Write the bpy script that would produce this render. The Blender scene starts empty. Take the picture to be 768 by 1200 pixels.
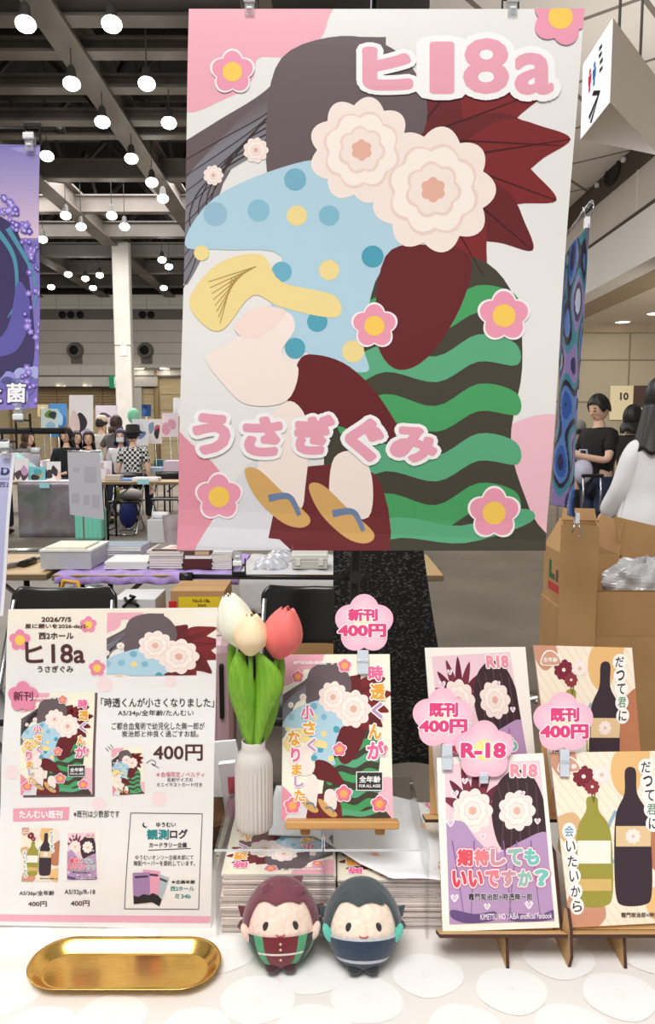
import bpy, bmesh, math, random
from mathutils import Vector, Matrix
random.seed(7)
S = bpy.context.scene
C = S.collection
V = Vector
rad = math.radians

# ---------------------------------------------------------------- camera, world, lights, exposure
HC, PITCH, FOC = 1.38, rad(6.0), 880.0
cam_d = bpy.data.cameras.new('camera'); cam = bpy.data.objects.new('camera', cam_d); C.objects.link(cam)
cam.location = (0, 0, HC); cam.rotation_euler = (rad(90) - PITCH, 0, 0)
cam_d.sensor_fit = 'VERTICAL'; cam_d.sensor_height = 36.0; cam_d.lens = 36.0 * FOC / 1200.0
cam_d.clip_start = 0.05; cam_d.clip_end = 200
S.camera = cam
w = bpy.data.worlds.new('world'); S.world = w; w.use_nodes = True
bg = w.node_tree.nodes['Background']; bg.inputs[0].default_value = (1.0, 0.98, 0.95, 1); bg.inputs[1].default_value = 0.40
S.view_settings.view_transform = 'Standard'; S.view_settings.look = 'None'
S.view_settings.gamma = 1.0; S.view_settings.use_curve_mapping = False
S.view_settings.exposure = 0.0

def area(name, loc, size, power, col=(1, .98, .955), target=None):
    d = bpy.data.lights.new(name, 'AREA'); d.shape = 'RECTANGLE'; d.size, d.size_y = size; d.energy = power; d.color = col
    o = bpy.data.objects.new(name, d); C.objects.link(o); o.location = loc
    if target is not None:
        o.rotation_euler = (V(target) - V(loc)).to_track_quat('-Z', 'Y').to_euler()
    return o
area('hall_light_over_booth', (-0.6, -1.6, 5.6), (3.0, 2.2), 285, target=(0, 1.1, 0.75))
area('hall_light_over_aisle', (-3.5, 6.0, 7.0), (5.0, 5.0), 420, target=(-2.5, 7.5, 0))
area('hall_light_far', (-6.0, 18.0, 7.2), (10.0, 10.0), 2300, target=(-6, 20, 0))
area('added_ceiling_fill_right', (3.6, 9.0, 3.3), (1.2, 2.0), 75, target=(3.7, 9.4, 6.2))  # added fill aimed upward with no fixture there, brightens the right ceiling panels
area('soffit_light', (8.2, 13.5, 4.1), (4.0, 5.0), 420, col=(1, .95, .86), target=(6.6, 18.5, 1.0))

# ---------------------------------------------------------------- camera maths (photo pixels of the 768 x 1200 frame)
FW = V((0, math.cos(PITCH), -math.sin(PITCH))); UP = V((0, math.sin(PITCH), math.cos(PITCH))); RT = V((1, 0, 0)); O0 = V((0, 0, HC))
def ray(px, py): return RT * ((px - 384) / FOC) + UP * ((600 - py) / FOC) + FW
def on_z(px, py, z): d = ray(px, py); return O0 + d * ((z - HC) / d.z)
def on_y(px, py, y): d = ray(px, py); return O0 + d * (y / d.y)
def on_x(px, py, x): d = ray(px, py); return O0 + d * (x / d.x)
def on_p(px, py, O, n): d = ray(px, py); return O0 + d * ((O - O0).dot(n) / d.dot(n))

# ---------------------------------------------------------------- materials
def lin(c): c = c / 255.0; return c / 12.92 if c <= 0.04045 else ((c + 0.055) / 1.055) ** 2.4
def rgb(c): return (lin(c[0]), lin(c[1]), lin(c[2]), 1)
MATS = {}
def M(name, c=(200, 200, 200), rough=.55, metal=0.0, noise=0.0, nscale=8.0, bump=0.0, emit=0.0, spec=.5, c2=None, alpha=1.0, stretch=None, coat=0.0, sheen=0.0):
    if name in MATS: return MATS[name]
    m = bpy.data.materials.new(name); m.use_nodes = True; nt = m.node_tree; b = nt.nodes['Principled BSDF']
    b.inputs['Base Color'].default_value = rgb(c); b.inputs['Roughness'].default_value = rough; b.inputs['Metallic'].default_value = metal
    b.inputs['Specular IOR Level'].default_value = spec
    if coat: b.inputs['Coat Weight'].default_value = coat; b.inputs['Coat Roughness'].default_value = .12
    if sheen: b.inputs['Sheen Weight'].default_value = sheen
    if emit: b.inputs['Emission Color'].default_value = rgb(c); b.inputs['Emission Strength'].default_value = emit
    if alpha < 1: b.inputs['Alpha'].default_value = alpha
    if noise or bump or c2:
        tc = nt.nodes.new('ShaderNodeTexCoord'); mp = nt.nodes.new('ShaderNodeMapping'); nz = nt.nodes.new('ShaderNodeTexNoise')
        nt.links.new(tc.outputs['Object'], mp.inputs[0]); nt.links.new(mp.outputs[0], nz.inputs['Vector'])
        nz.inputs['Scale'].default_value = nscale; nz.inputs['Detail'].default_value = 5
        if stretch: mp.inputs['Scale'].default_value = stretch
        if noise or c2:
            cr = nt.nodes.new('ShaderNodeValToRGB'); cr.color_ramp.elements[0].position = .3; cr.color_ramp.elements[1].position = .7
            lo = c2 if c2 else [max(0, x * (1 - noise)) for x in c]; hi = c if c2 else [min(255, x * (1 + noise)) for x in c]
            cr.color_ramp.elements[0].color = rgb(lo); cr.color_ramp.elements[1].color = rgb(hi)
            nt.links.new(nz.outputs['Fac'], cr.inputs[0]); nt.links.new(cr.outputs[0], b.inputs['Base Color'])
        if bump:
            bp = nt.nodes.new('ShaderNodeBump'); bp.inputs['Strength'].default_value = bump; bp.inputs['Distance'].default_value = .01
            nt.links.new(nz.outputs['Fac'], bp.inputs['Height']); nt.links.new(bp.outputs[0], b.inputs['Normal'])
    MATS[name] = m; return m
def glassy(name, tint=(255, 255, 255), gloss=.12, haze=0.0, rough=.03):
    if name in MATS: return MATS[name]
    m = bpy.data.materials.new(name); m.use_nodes = True; nt = m.node_tree; nt.nodes.clear()
    out = nt.nodes.new('ShaderNodeOutputMaterial'); tr = nt.nodes.new('ShaderNodeBsdfTransparent'); tr.inputs[0].default_value = rgb(tint)
    gl = nt.nodes.new('ShaderNodeBsdfGlossy'); gl.inputs['Roughness'].default_value = rough
    mx = nt.nodes.new('ShaderNodeMixShader'); lw = nt.nodes.new('ShaderNodeLayerWeight'); lw.inputs[0].default_value = .5
    fr = nt.nodes.new('ShaderNodeMath'); fr.operation = 'POWER'; fr.inputs[1].default_value = 5.0; nt.links.new(lw.outputs['Facing'], fr.inputs[0])
    ad = nt.nodes.new('ShaderNodeMath'); ad.operation = 'MULTIPLY_ADD'; ad.inputs[1].default_value = .8; ad.inputs[2].default_value = gloss * .3; ad.use_clamp = True
    nt.links.new(fr.outputs[0], ad.inputs[0]); nt.links.new(ad.outputs[0], mx.inputs[0]); nt.links.new(tr.outputs[0], mx.inputs[1]); nt.links.new(gl.outputs[0], mx.inputs[2])
    last = mx
    if haze:
        df = nt.nodes.new('ShaderNodeBsdfDiffuse'); df.inputs[0].default_value = (.9, .9, .92, 1)
        m2 = nt.nodes.new('ShaderNodeMixShader'); m2.inputs[0].default_value = haze
        nt.links.new(mx.outputs[0], m2.inputs[1]); nt.links.new(df.outputs[0], m2.inputs[2]); last = m2
    nt.links.new(last.outputs[0], out.inputs[0]); MATS[name] = m; return m
def ink(c, rough=.42):
    k = 'ink_%02x%02x%02x_%d' % (int(c[0]), int(c[1]), int(c[2]), int(rough * 100)); return M(k, c, rough, spec=.35)

# ---------------------------------------------------------------- mesh building
def T(o, label=None, cat=None, group=None, kind=None):
    if label: o['label'] = label
    if cat: o['category'] = cat
    if group: o['group'] = group
    if kind: o['kind'] = kind
    return o
def empty(name, loc=(0, 0, 0), label=None, cat=None, group=None, rz=0):
    o = bpy.data.objects.new(name, None); o.empty_display_size = .05; C.objects.link(o); o.location = loc; o.rotation_euler = (0, 0, rz)
    return T(o, label, cat, group)
class MB:
    def __init__(s): s.v = []; s.f = []; s.m = []; s.sm = []; s.mats = []
    def mi(s, m):
        if m not in s.mats: s.mats.append(m)
        return s.mats.index(m)
    def add(s, vs, fs, m, smooth=False):
        b = len(s.v); k = s.mi(m); s.v += [V(p) for p in vs]
        for f in fs: s.f.append([b + i for i in f]); s.m.append(k); s.sm.append(smooth)
        return s
    def box(s, c, size, m, rot=None, bevel=0.0):
        bm = bmesh.new(); bmesh.ops.create_cube(bm, size=1.0)
        for v in bm.verts: v.co = V((v.co.x * size[0], v.co.y * size[1], v.co.z * size[2]))
        if bevel: bmesh.ops.bevel(bm, geom=list(bm.edges), offset=bevel, segments=2, affect='EDGES', profile=.5)
        if rot is not None: bmesh.ops.transform(bm, matrix=rot.to_4x4(), verts=bm.verts)
        bm.verts.index_update(); c = V(c)
        s.add([v.co + c for v in bm.verts], [[v.index for v in f.verts] for f in bm.faces], m); bm.free(); return s
    def bb(s, a, b, m, bevel=0.0):
        a = V(a); b = V(b); return s.box((a + b) / 2, [abs(b[i] - a[i]) for i in range(3)], m, None, bevel)
    def tube(s, pts, r, m, n=8, smooth=True, closed=False):
        pts = [V(p) for p in pts]; N = len(pts); R = r if isinstance(r, (list, tuple)) else [r] * N
        vs = []; fs = []; prev = None
        for i, p in enumerate(pts):
            if closed: t = pts[(i + 1) % N] - pts[i - 1]
            else: t = pts[min(i + 1, N - 1)] - pts[max(i - 1, 0)]
            t.normalize()
            if prev is None: a = t.orthogonal().normalized()
            else: a = (prev - t * prev.dot(t)); a = a.normalized() if a.length > 1e-6 else t.orthogonal().normalized()
            prev = a; b = t.cross(a)
            for k in range(n):
                q = 2 * math.pi * k / n; vs.append(p + (a * math.cos(q) + b * math.sin(q)) * R[i])
        for i in range(N if closed else N - 1):
            j = (i + 1) % N
            for k in range(n): fs.append([i * n + k, i * n + (k + 1) % n, j * n + (k + 1) % n, j * n + k])
        s.add(vs, fs, m, smooth)
        if not closed:
            b0 = len(s.v) - len(vs); k = s.mi(m)
            s.f.append([b0 + i for i in range(n)][::-1]); s.m.append(k); s.sm.append(False)
            s.f.append([b0 + (N - 1) * n + i for i in range(n)]); s.m.append(k); s.sm.append(False)
        return s
    def lathe(s, prof, o, m, n=32, rot=None, sx=1, sy=1, smooth=True, wob=None):
        o = V(o); vs = []; fs = []; L = len(prof)
        for i, (r, z) in enumerate(prof):
            for k in range(n):
                q = 2 * math.pi * k / n; rr = r * (wob(q, i) if wob else 1)
                p = V((rr * math.cos(q) * sx, rr * math.sin(q) * sy, z)); vs.append(o + (rot @ p if rot is not None else p))
        for i in range(L - 1):
            for k in range(n): fs.append([i * n + k, i * n + (k + 1) % n, (i + 1) * n + (k + 1) % n, (i + 1) * n + k])
        fs.append(list(range(n))[::-1]); fs.append([(L - 1) * n + k for k in range(n)])
        return s.add(vs, fs, m, smooth)
    def ball(s, c, r, m, rot=None, n=20, k=12):
        if not isinstance(r, (tuple, list)): r = (r, r, r)
        prof = [(max(1e-4, math.sin(math.pi * i / k)), -math.cos(math.pi * i / k)) for i in range(k + 1)]
        c = V(c); vs = []; fs = []
        for (rr, z) in prof:
            for j in range(n):
                q = 2 * math.pi * j / n; p = V((rr * math.cos(q) * r[0], rr * math.sin(q) * r[1], z * r[2])); vs.append(c + (rot @ p if rot is not None else p))
        for i in range(k):
            for j in range(n): fs.append([i * n + j, i * n + (j + 1) % n, (i + 1) * n + (j + 1) % n, (i + 1) * n + j])
        return s.add(vs, fs, m, True)
    def prism(s, pts, ext, m):
        pts = [V(p) for p in pts]; ext = V(ext); n = len(pts)
        fs = [list(range(n)), list(range(n, 2 * n))[::-1]] + [[i, n + i, n + (i + 1) % n, (i + 1) % n] for i in range(n)]
        return s.add(pts + [p + ext for p in pts], fs, m)
    def grid(s, fn, nu, nv, m, smooth=True, mfn=None):
        vs = [fn(i / nu, j / nv) for j in range(nv + 1) for i in range(nu + 1)]
        if mfn is None:
            return s.add(vs, [[j * (nu + 1) + i, j * (nu + 1) + i + 1, (j + 1) * (nu + 1) + i + 1, (j + 1) * (nu + 1) + i] for j in range(nv) for i in range(nu)], m, smooth)
        s.add(vs, [], m); b = len(s.v) - len(vs)
        for j in range(nv):
            for i in range(nu):
                s.f.append([b + q for q in (j * (nu + 1) + i, j * (nu + 1) + i + 1, (j + 1) * (nu + 1) + i + 1, (j + 1) * (nu + 1) + i)])
                s.m.append(s.mi(mfn((i + .5) / nu, (j + .5) / nv))); s.sm.append(smooth)
        return s
    def build(s, name, parent=None, solid=0.0, bevel=0.0, subsurf=0, loc=None, fixn=True, world=False):
        me = bpy.data.meshes.new(name); org = V(loc) if loc is not None else V((0, 0, 0))
        me.from_pydata([tuple(p - org) for p in s.v], [], s.f)
        for m in s.mats: me.materials.append(m)
        for p, k, sm in zip(me.polygons, s.m, s.sm): p.material_index = k; p.use_smooth = sm
        me.update()
        if fixn:
            bm = bmesh.new(); bm.from_mesh(me); bmesh.ops.recalc_face_normals(bm, faces=bm.faces); bm.to_mesh(me); bm.free()
        o = bpy.data.objects.new(name, me); C.objects.link(o); o.location = org
        if parent is not None:
            o.parent = parent
            if world: o.matrix_parent_inverse = (Matrix.Translation(parent.location) @ parent.rotation_euler.to_matrix().to_4x4()).inverted()
        if solid: d = o.modifiers.new('thickness', 'SOLIDIFY'); d.thickness = solid; d.offset = 0
        if subsurf: d = o.modifiers.new('smooth', 'SUBSURF'); d.levels = subsurf; d.render_levels = subsurf
        if bevel: d = o.modifiers.new('bevel', 'BEVEL'); d.width = bevel; d.segments = 2; d.limit_method = 'ANGLE'
        return o
def struct(name, mb, **k): o = mb.build(name, **k); o['kind'] = 'structure'; return o
def copytree(o, parent=None):
    c = o.copy(); C.objects.link(c)
    if parent is not None: c.parent = parent
    for ch in list(o.children): copytree(ch, c)
    return c

# ---------------------------------------------------------------- lettering
_TX = {}
def text2d(body, vert=False, spacing=1.0):
    key = (body, vert, spacing)
    if key in _TX: return _TX[key]
    c = bpy.data.curves.new('t', 'FONT'); c.body = '\n'.join(body) if vert else body; c.resolution_u = 3
    c.align_x = 'CENTER' if (vert or '\n' in body) else 'LEFT'; c.space_line = spacing if (vert or '\n' in body) else 1.0; c.space_character = 1.0
    o = bpy.data.objects.new('t', c); C.objects.link(o); dg = bpy.context.evaluated_depsgraph_get()
    m = bpy.data.meshes.new_from_object(o.evaluated_get(dg))
    bm = bmesh.new(); bm.from_mesh(m); bmesh.ops.remove_doubles(bm, verts=bm.verts, dist=1e-5)
    bm.verts.index_update()
    vs = [(v.co.x, v.co.y) for v in bm.verts]; fs = [[v.index for v in f.verts] for f in bm.faces]
    ed = [(e.verts[0].index, e.verts[1].index) for e in bm.edges if len(e.link_faces) == 1]
    bm.free(); bpy.data.objects.remove(o); bpy.data.curves.remove(c); bpy.data.meshes.remove(m)
    _TX[key] = (vs, fs, ed); return _TX[key]
def fatten(vs, ed, wd):
    av = []; af = []; seen = set()
    for a, b in ed:
        ax, ay = vs[a]; bx, by = vs[b]; dx, dy = bx - ax, by - ay; l = math.hypot(dx, dy) or 1e-9; nx, ny = -dy / l * wd, dx / l * wd
        k = len(av); av += [(ax + nx, ay + ny), (bx + nx, by + ny), (bx - nx, by - ny), (ax - nx, ay - ny)]; af.append([k, k + 3, k + 2, k + 1])
        for q in (a, b):
            if q in seen: continue
            seen.add(q); k = len(av); av += [(vs[q][0] + wd * math.cos(t * math.pi / 4), vs[q][1] + wd * math.sin(t * math.pi / 4)) for t in range(8)]; af.append(list(range(k, k + 8)))
    return av, af

def bilin(src, quad):
    x0, y0, x1, y1 = src; a, b, c, d = [V((p[0], p[1], 0)) for p in quad]
    def f(x, y):
        u = (x - x0) / (x1 - x0); v = (y - y0) / (y1 - y0)
        p = (a * (1 - u) + b * u) * (1 - v) + (d * (1 - u) + c * u) * v
        return (p.x, p.y)
    return f
def clip_poly(pts, quad):
    out = list(pts)
    for i in range(4):
        ax, ay = quad[i]; bx, by = quad[(i + 1) % 4]
        side = lambda p: (bx - ax) * (p[1] - ay) - (by - ay) * (p[0] - ax)
        if not out: return out
        res = []
        for j in range(len(out)):
            p, q = out[j], out[(j + 1) % len(out)]; sp, sq = side(p), side(q)
            if sp >= 0: res.append(p)
            if (sp >= 0) != (sq >= 0):
                t = sp / (sp - sq); res.append((p[0] + (q[0] - p[0]) * t, p[1] + (q[1] - p[1]) * t))
        out = res
    return out
def smoothpts(c, k=5):
    n = len(c); out = []
    for i in range(n):
        p0, p1, p2, p3 = c[i - 1], c[i], c[(i + 1) % n], c[(i + 2) % n]
        for j in range(k):
            t = j / k
            out.append(tuple(.5 * (2 * p1[a] + (p2[a] - p0[a]) * t + (2 * p0[a] - 5 * p1[a] + 4 * p2[a] - p3[a]) * t * t + (3 * p1[a] - p0[a] - 3 * p2[a] + p3[a]) * t ** 3) for a in (0, 1)))
    return out
def openspline(c, k=6):
    out = []; n = len(c)
    for i in range(n - 1):
        p0, p1, p2, p3 = c[max(i - 1, 0)], c[i], c[i + 1], c[min(i + 2, n - 1)]
        for j in range(k + (1 if i == n - 2 else 0)):
            t = j / k
            out.append(tuple(.5 * (2 * p1[a] + (p2[a] - p0[a]) * t + (2 * p0[a] - 5 * p1[a] + 4 * p2[a] - p3[a]) * t * t + (3 * p1[a] - p0[a] - 3 * p2[a] + p3[a]) * t ** 3) for a in range(len(c[0]))))
    return out
class Print(MB):
    """A flat printed sheet: quad = its corners (TL, TR, BR, BL) as the photo shows them, on the plane (O, n)."""
    def __init__(s, O, n, quad, thick, base, edge=None, dl=.00018, rough=.42, sheet=True):
        super().__init__(); s.O = V(O); s.n = V(n).normalized(); s.quad = quad; s.dl = dl; s.T = None; s.cnt = {}; s.rough = rough
        f = [on_p(x, y, s.O, s.n) for x, y in quad]; s.corners = f
        b = [p - s.n * thick for p in f]
        if sheet:
            e = edge or base
            s.add(f, [[3, 2, 1, 0]], ink(base, rough))
            s.add(f + b, [[4, 5, 6, 7]] + [[i, (i + 1) % 4, 4 + (i + 1) % 4, 4 + i] for i in range(4)], ink(e, .7))
    def P(s, x, y, L): return on_p(x, y, s.O, s.n) + s.n * (L * s.dl)
    def poly(s, pts, c, L, keep=False):
        q = s.cnt.get(L, 0)
        if not keep: s.cnt[L] = q + 1
        L = L + min(.9, .035 * q)
        if s.T: pts = [s.T(*p) for p in pts]
        pts = clip_poly(pts, s.quad)
        if len(pts) < 3: return
        s.add([s.P(p[0], p[1], L) for p in pts], [list(range(len(pts)))], ink(c, s.rough))
    def blob(s, pts, c, L): s.poly(smoothpts(pts), c, L)
    def disc(s, x, y, r, c, L, ry=None, a0=0, n=28):
        ry = ry or r; s.poly([(x + r * math.cos(a0 + 2 * math.pi * i / n), y + ry * math.sin(a0 + 2 * math.pi * i / n)) for i in range(n)], c, L)
    def rect(s, x0, y0, x1, y1, c, L): s.poly([(x0, y0), (x1, y0), (x1, y1), (x0, y1)], c, L)
    def frame(s, x0, y0, x1, y1, t, c, L):
        for r in ((x0, y0, x1, y0 + t), (x0, y1 - t, x1, y1), (x0, y0, x0 + t, y1), (x1 - t, y0, x1, y1)): s.rect(*r, c, L)
    def stroke(s, pts, w0, c, L, w1=None, k=6):
        w1 = w0 if w1 is None else w1; q = openspline(pts, k); l = []; r = []; n = len(q)
        for i, p in enumerate(q):
            a = q[max(i - 1, 0)]; b = q[min(i + 1, n - 1)]; dx, dy = b[0] - a[0], b[1] - a[1]; d = math.hypot(dx, dy) or 1
            wd = (w0 + (w1 - w0) * i / (n - 1)) / 2; l.append((p[0] - dy / d * wd, p[1] + dx / d * wd)); r.append((p[0] + dy / d * wd, p[1] - dx / d * wd))
        for i in range(n - 1): s.poly([l[i], l[i + 1], r[i + 1], r[i]][::-1], c, L, keep=i < n - 2)
    def flower(s, x, y, r, L, petal=(236, 156, 178), mid=(248, 204, 92), line=(250, 240, 242), a0=-math.pi / 2, lw=.09, ry=1.0):
        def pt(R, inset=0):
            return [(x + R * (.76 + .24 * abs(math.cos(2.5 * (q)))) * math.cos(q + a0), y + ry * R * (.76 + .24 * abs(math.cos(2.5 * q))) * math.sin(q + a0)) for q in [2 * math.pi * i / 60 for i in range(60)]]
        if line: s.poly(pt(r), line, L)
        s.poly(pt(r * (1 - lw)) if line else pt(r), petal, L + 1)
        if mid: s.disc(x, y, r * .42, mid, L + 2, ry=r * .42 * ry)
    def text(s, body, box, c, L, bold=.02, outline=(), vert=False, rot=0, spacing=1.0, colors=None, shear=0):
        """box = x0, y0, x1, y1 that the lettering fills; outline = [(extra width, colour), ...] drawn underneath"""
        x0, y0, x1, y1 = box
        vs, fs, ed = text2d(body, vert, spacing)
        if not vs: return
        ax, bx = min(p[0] for p in vs) - bold, max(p[0] for p in vs) + bold; ay, by = min(p[1] for p in vs) - bold, max(p[1] for p in vs) + bold
        if by - ay < .25: cy = (ay + by) / 2; ay, by = cy - .35, cy + .35
        cx, cy = (x0 + x1) / 2, (y0 + y1) / 2; cr, sr = math.cos(rot), math.sin(rot)
        def mp(p):
            X = (p[0] - ax) / (bx - ax) * (x1 - x0) - (x1 - x0) / 2; Y = (by - p[1]) / (by - ay) * (y1 - y0) - (y1 - y0) / 2
            X += -shear * Y
            q = (cx + X * cr - Y * sr, cy + X * sr + Y * cr); return s.T(*q) if s.T else q
        def put(VV, FF, col, LL, spread=False):
            if not spread: s.add([s.P(*mp(p), LL + .85) for p in VV], FF, ink(col, s.rough)); return
            h = [0] * len(VV); N = max(1, len(FF))
            for q, f in enumerate(FF):
                for i in f: h[i] = .7 * ((q * 7919) % N) / N
            s.add([s.P(*mp(p), LL + h[i]) for i, p in enumerate(VV)], FF, ink(col, s.rough))
        k = 0
        for wd, col in sorted(outline, key=lambda t: -t[0]):
            av, af = fatten(vs, ed, wd + bold); put(av, af, col, L + k, True); put(vs, fs, col, L + k); k += 1
        put(vs, fs, c, L + k)
        if bold: av, af = fatten(vs, ed, bold); put(av, af, c, L + k, True)
    def done(s, name, parent=None, bend=None, cuts=26, axis=None):
        """bend(t, u) -> offset along the normal; the mesh is cut finely first so that every layer follows it"""
        me = bpy.data.meshes.new(name); me.from_pydata([tuple(p) for p in s.v], [], s.f)
        for m in s.mats: me.materials.append(m)
        for p, k in zip(me.polygons, s.m): p.material_index = k
        me.update()
        bm = bmesh.new(); bm.from_mesh(me)
        for f in bm.faces:
            f.normal_update()
        if bend:
            bmesh.ops.triangulate(bm, faces=[f for f in bm.faces if len(f.verts) > 4])
            top = (s.corners[0] + s.corners[1]) / 2; bot = (s.corners[2] + s.corners[3]) / 2; ax = (bot - top)
            lf = (s.corners[0] + s.corners[3]) / 2; rt = (s.corners[1] + s.corners[2]) / 2; ux = rt - lf
            for i in range(1, cuts):
                g = list(bm.verts) + list(bm.edges) + list(bm.faces)
                bmesh.ops.bisect_plane(bm, geom=g, plane_co=top + ax * (i / cuts), plane_no=ax.normalized(), dist=1e-7)
            for i in range(1, 8):
                g = list(bm.verts) + list(bm.edges) + list(bm.faces)
                bmesh.ops.bisect_plane(bm, geom=g, plane_co=lf + ux * (i / 8), plane_no=ux.normalized(), dist=1e-7)
            for v in bm.verts:
                t = (v.co - top).dot(ax) / ax.length_squared; u = (v.co - lf).dot(ux) / ux.length_squared
                t = min(1, max(0, t)) * cuts; i = min(int(t), cuts - 1); g = t - i; v.co += s.n * (bend(i / cuts, 0) * (1 - g) + bend((i + 1) / cuts, 0) * g)
            for f in bm.faces: f.smooth = False
        bm.to_mesh(me); bm.free()
        o = bpy.data.objects.new(name, me); C.objects.link(o)
        if parent is not None:
            o.parent = parent; o.matrix_parent_inverse = (Matrix.Translation(parent.location) @ parent.rotation_euler.to_matrix().to_4x4()).inverted()
        return o

# ================================================================ STRUCTURE
concrete = M('concrete_floor', (134, 125, 113), .38, c2=(110, 102, 92), nscale=1.3, bump=.03)
fl = MB(); fl.bb((-26, -6, -.12), (16, 42, 0), concrete); struct('floor', fl)
steel = M('roof_steel', (124, 116, 108), .5, c2=(94, 87, 81), nscale=.8)
steel_dk = M('roof_steel_dark', (58, 53, 50), .6)
deckm = M('roof_deck', (38, 33, 32), .85)
d = MB(); d.bb((-26, 3, 10.6), (1.6, 36, 10.75), deckm); struct('ceiling', d)
ZC = 7.4
for i, (y, hgt, wd) in enumerate([(11.0, .14, .22), (11.75, .62, .34), (12.75, .2, .3), (14.0, .2, .3), (15.4, .2, .3), (16.1, .5, .25), (18.7, .42, .28), (21.4, .42, .28), (24.0, .42, .28), (26.6, .42, .28), (29.3, .42, .28), (32.0, .42, .28)]):
    b = MB(); x0, x1 = -22, 1.5
    b.bb((x0, y - wd / 2, ZC), (x1, y + wd / 2, ZC + .05), steel)
    b.bb((x0, y - .02, ZC + .05), (x1, y + .02, ZC + hgt), steel)
    b.bb((x0, y - wd / 2, ZC + hgt), (x1, y + wd / 2, ZC + hgt + .04), steel)
    if i in (1, 3, 5, 6, 7, 8, 9, 10, 11):
        b.bb((x0, y - .1, 9.3), (x1, y + .1, 9.5), steel_dk)
        k = 0; x = x0
        while x < x1 - 1.4:
            a, c = (ZC + hgt, 9.3) if k % 2 == 0 else (9.3, ZC + hgt)
            b.tube([(x, y, a), (x + 1.45, y, c)], .065, steel_dk, n=4, smooth=False); x += 1.45; k += 1
    struct('roof_beam', b)
for x in (-4.05, -6.95, -9.85, -12.8, -1.0, -16):
    b = MB()
    b.bb((x - .22, 5, ZC - .06), (x + .22, 34, ZC), steel); b.bb((x - .03, 5, ZC), (x + .03, 34, ZC + .5), steel); b.bb((x - .2, 5, ZC + .5), (x + .2, 34, ZC + .55), steel)
    for y in range(6, 33, 3):
        b.tube([(x, y, ZC + .55), (x, y + 1.5, 9.4)], .06, steel_dk, n=4, smooth=False); b.tube([(x, y + 3, ZC + .55), (x, y + 1.5, 9.4)], .06, steel_dk, n=4, smooth=False)
    struct('roof_beam', b)
# ducts and conduit in the dark roof
for y, z in ((11.3, 8.3), (13.4, 8.6), (17.4, 8.8)):
    b = MB(); b.tube([(-22, y, z), (1.4, y, z)], .16, steel_dk, n=10); b.tube([(-22, y + .5, z + .3), (1.4, y + .5, z + .3)], .05, steel, n=6); struct('roof_duct', b)

# column
cm = M('column_paint', (196, 191, 182), .5, noise=.03, nscale=3)
b = MB(); cx = (147.5 - 384) * 24.8 / 880
b.box((cx, 25, 3.75), (.55, .36, 7.5), cm, bevel=.05); b.box((cx + .04, 24.82, 4.05), (.2, .05, .34), M('panel_grey', (205, 202, 196), .5)); b.bb((cx - .28, 24.81, 4.2), (cx + .28, 24.83, 4.23), steel)
struct('column', b)
# far wall of the hall (left)
wy = 34.0
def zw(py, y=wy): return HC + (507.5 - py) * y / FOC
lg = M('wall_panel_light', (226, 219, 208), .6); mg = M('wall_panel_grey', (204, 196, 186), .65, noise=.03, nscale=.5); dg_ = M('wall_band_dark', (116, 108, 102), .7); jm = M('panel_joint', (206, 202, 194), .6); bk = M('black_hole', (14, 13, 13), .8)
b = MB()
b.bb((-24, wy, zw(366)), (2, wy + .3, zw(350)), lg)
b.bb((-24, wy + .05, zw(378)), (2, wy + .3, zw(366)), dg_)
b.bb((-24, wy, zw(430)), (2, wy + .3, zw(378)), mg)
b.bb((-24, wy, zw(441)), (2, wy + .25, zw(430)), lg)
b.bb((-24, wy - .02, zw(443)), (2, wy + .25, zw(441)), dg_)
b.bb((-24, wy - .1, zw(455)), (-7.6, wy + .25, zw(443)), lg)
for k in range(26):
    x = -24 + k * 1.0
    b.bb((x - .02, wy - .012, zw(366)), (x + .02, wy, zw(350)), jm); b.bb((x - .015, wy - .012, zw(441)), (x + .015, wy, zw(430)), jm)
b.bb((-24, wy - .012, zw(362.5)), (2, wy, zw(361)), jm)
b.bb((-24, wy - .2, zw(350)), (2, wy + .3, zw(345.5)), deckm)
for px in (73, 83, 94, 167, 177):
    b.lathe([(.16, 0), (.16, .06)], (on_y(px, 373, wy).x, wy + .05, zw(372.5)), bk, n=16, rot=Matrix.Rotation(rad(90), 3, 'X'))
for k in range(1, 4): b.bb((-24, wy - .006, zw(378 + k * 13)), (2, wy, zw(378 + k * 13) + .02), dg_)
struct('wall_back', b)
for px in (89, 171):
    p = on_y(px, 411, wy); nb = MB()
    nb.bb((p.x - .22, wy - .04, zw(428)), (p.x + .28, wy - .01, zw(414)), dg_)
    nb.lathe([(.36, 0), (.36, .1), (.30, .34), (.22, .36), (.2, .2)], (p.x, wy - .0, p.z), dg_, n=20, rot=Matrix.Rotation(rad(90), 3, 'X'))
    nb.lathe([(.2, 0), (.19, .01)], (p.x, wy - .3, p.z), bk, n=16, rot=Matrix.Rotation(rad(90), 3, 'X'))
    struct('air_nozzle', nb)
lou = M('louver_brown', (176, 150, 108), .6); tan = M('wood_wall', (228, 206, 162), .55, c2=(214, 190, 142), nscale=1.5, stretch=(1, 1, 6))
b = MB(); b.bb((-24, wy + .9, 0), (-7.6, wy + 1.1, zw(455)), tan)
for k in range(7):
    z = zw(456 + k * 3.2); b.bb((-24, wy + .75, z - .07), (-7.6, wy + .9, z - .01), lou)
b.bb((-24, wy - .1, zw(455)), (-7.6, wy + 1.1, zw(454)), lg)
for k in range(8): b.bb((-23 + k * 2.1, wy + .7, 0), (-22.93 + k * 2.1, wy + .9, zw(455)), lou)
struct('wall_recess', b)
b = MB(); b.bb((-9.35, wy - .15, 0), (-8.3, wy + .3, zw(455)), lg); struct('wall_pier', b)
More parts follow.
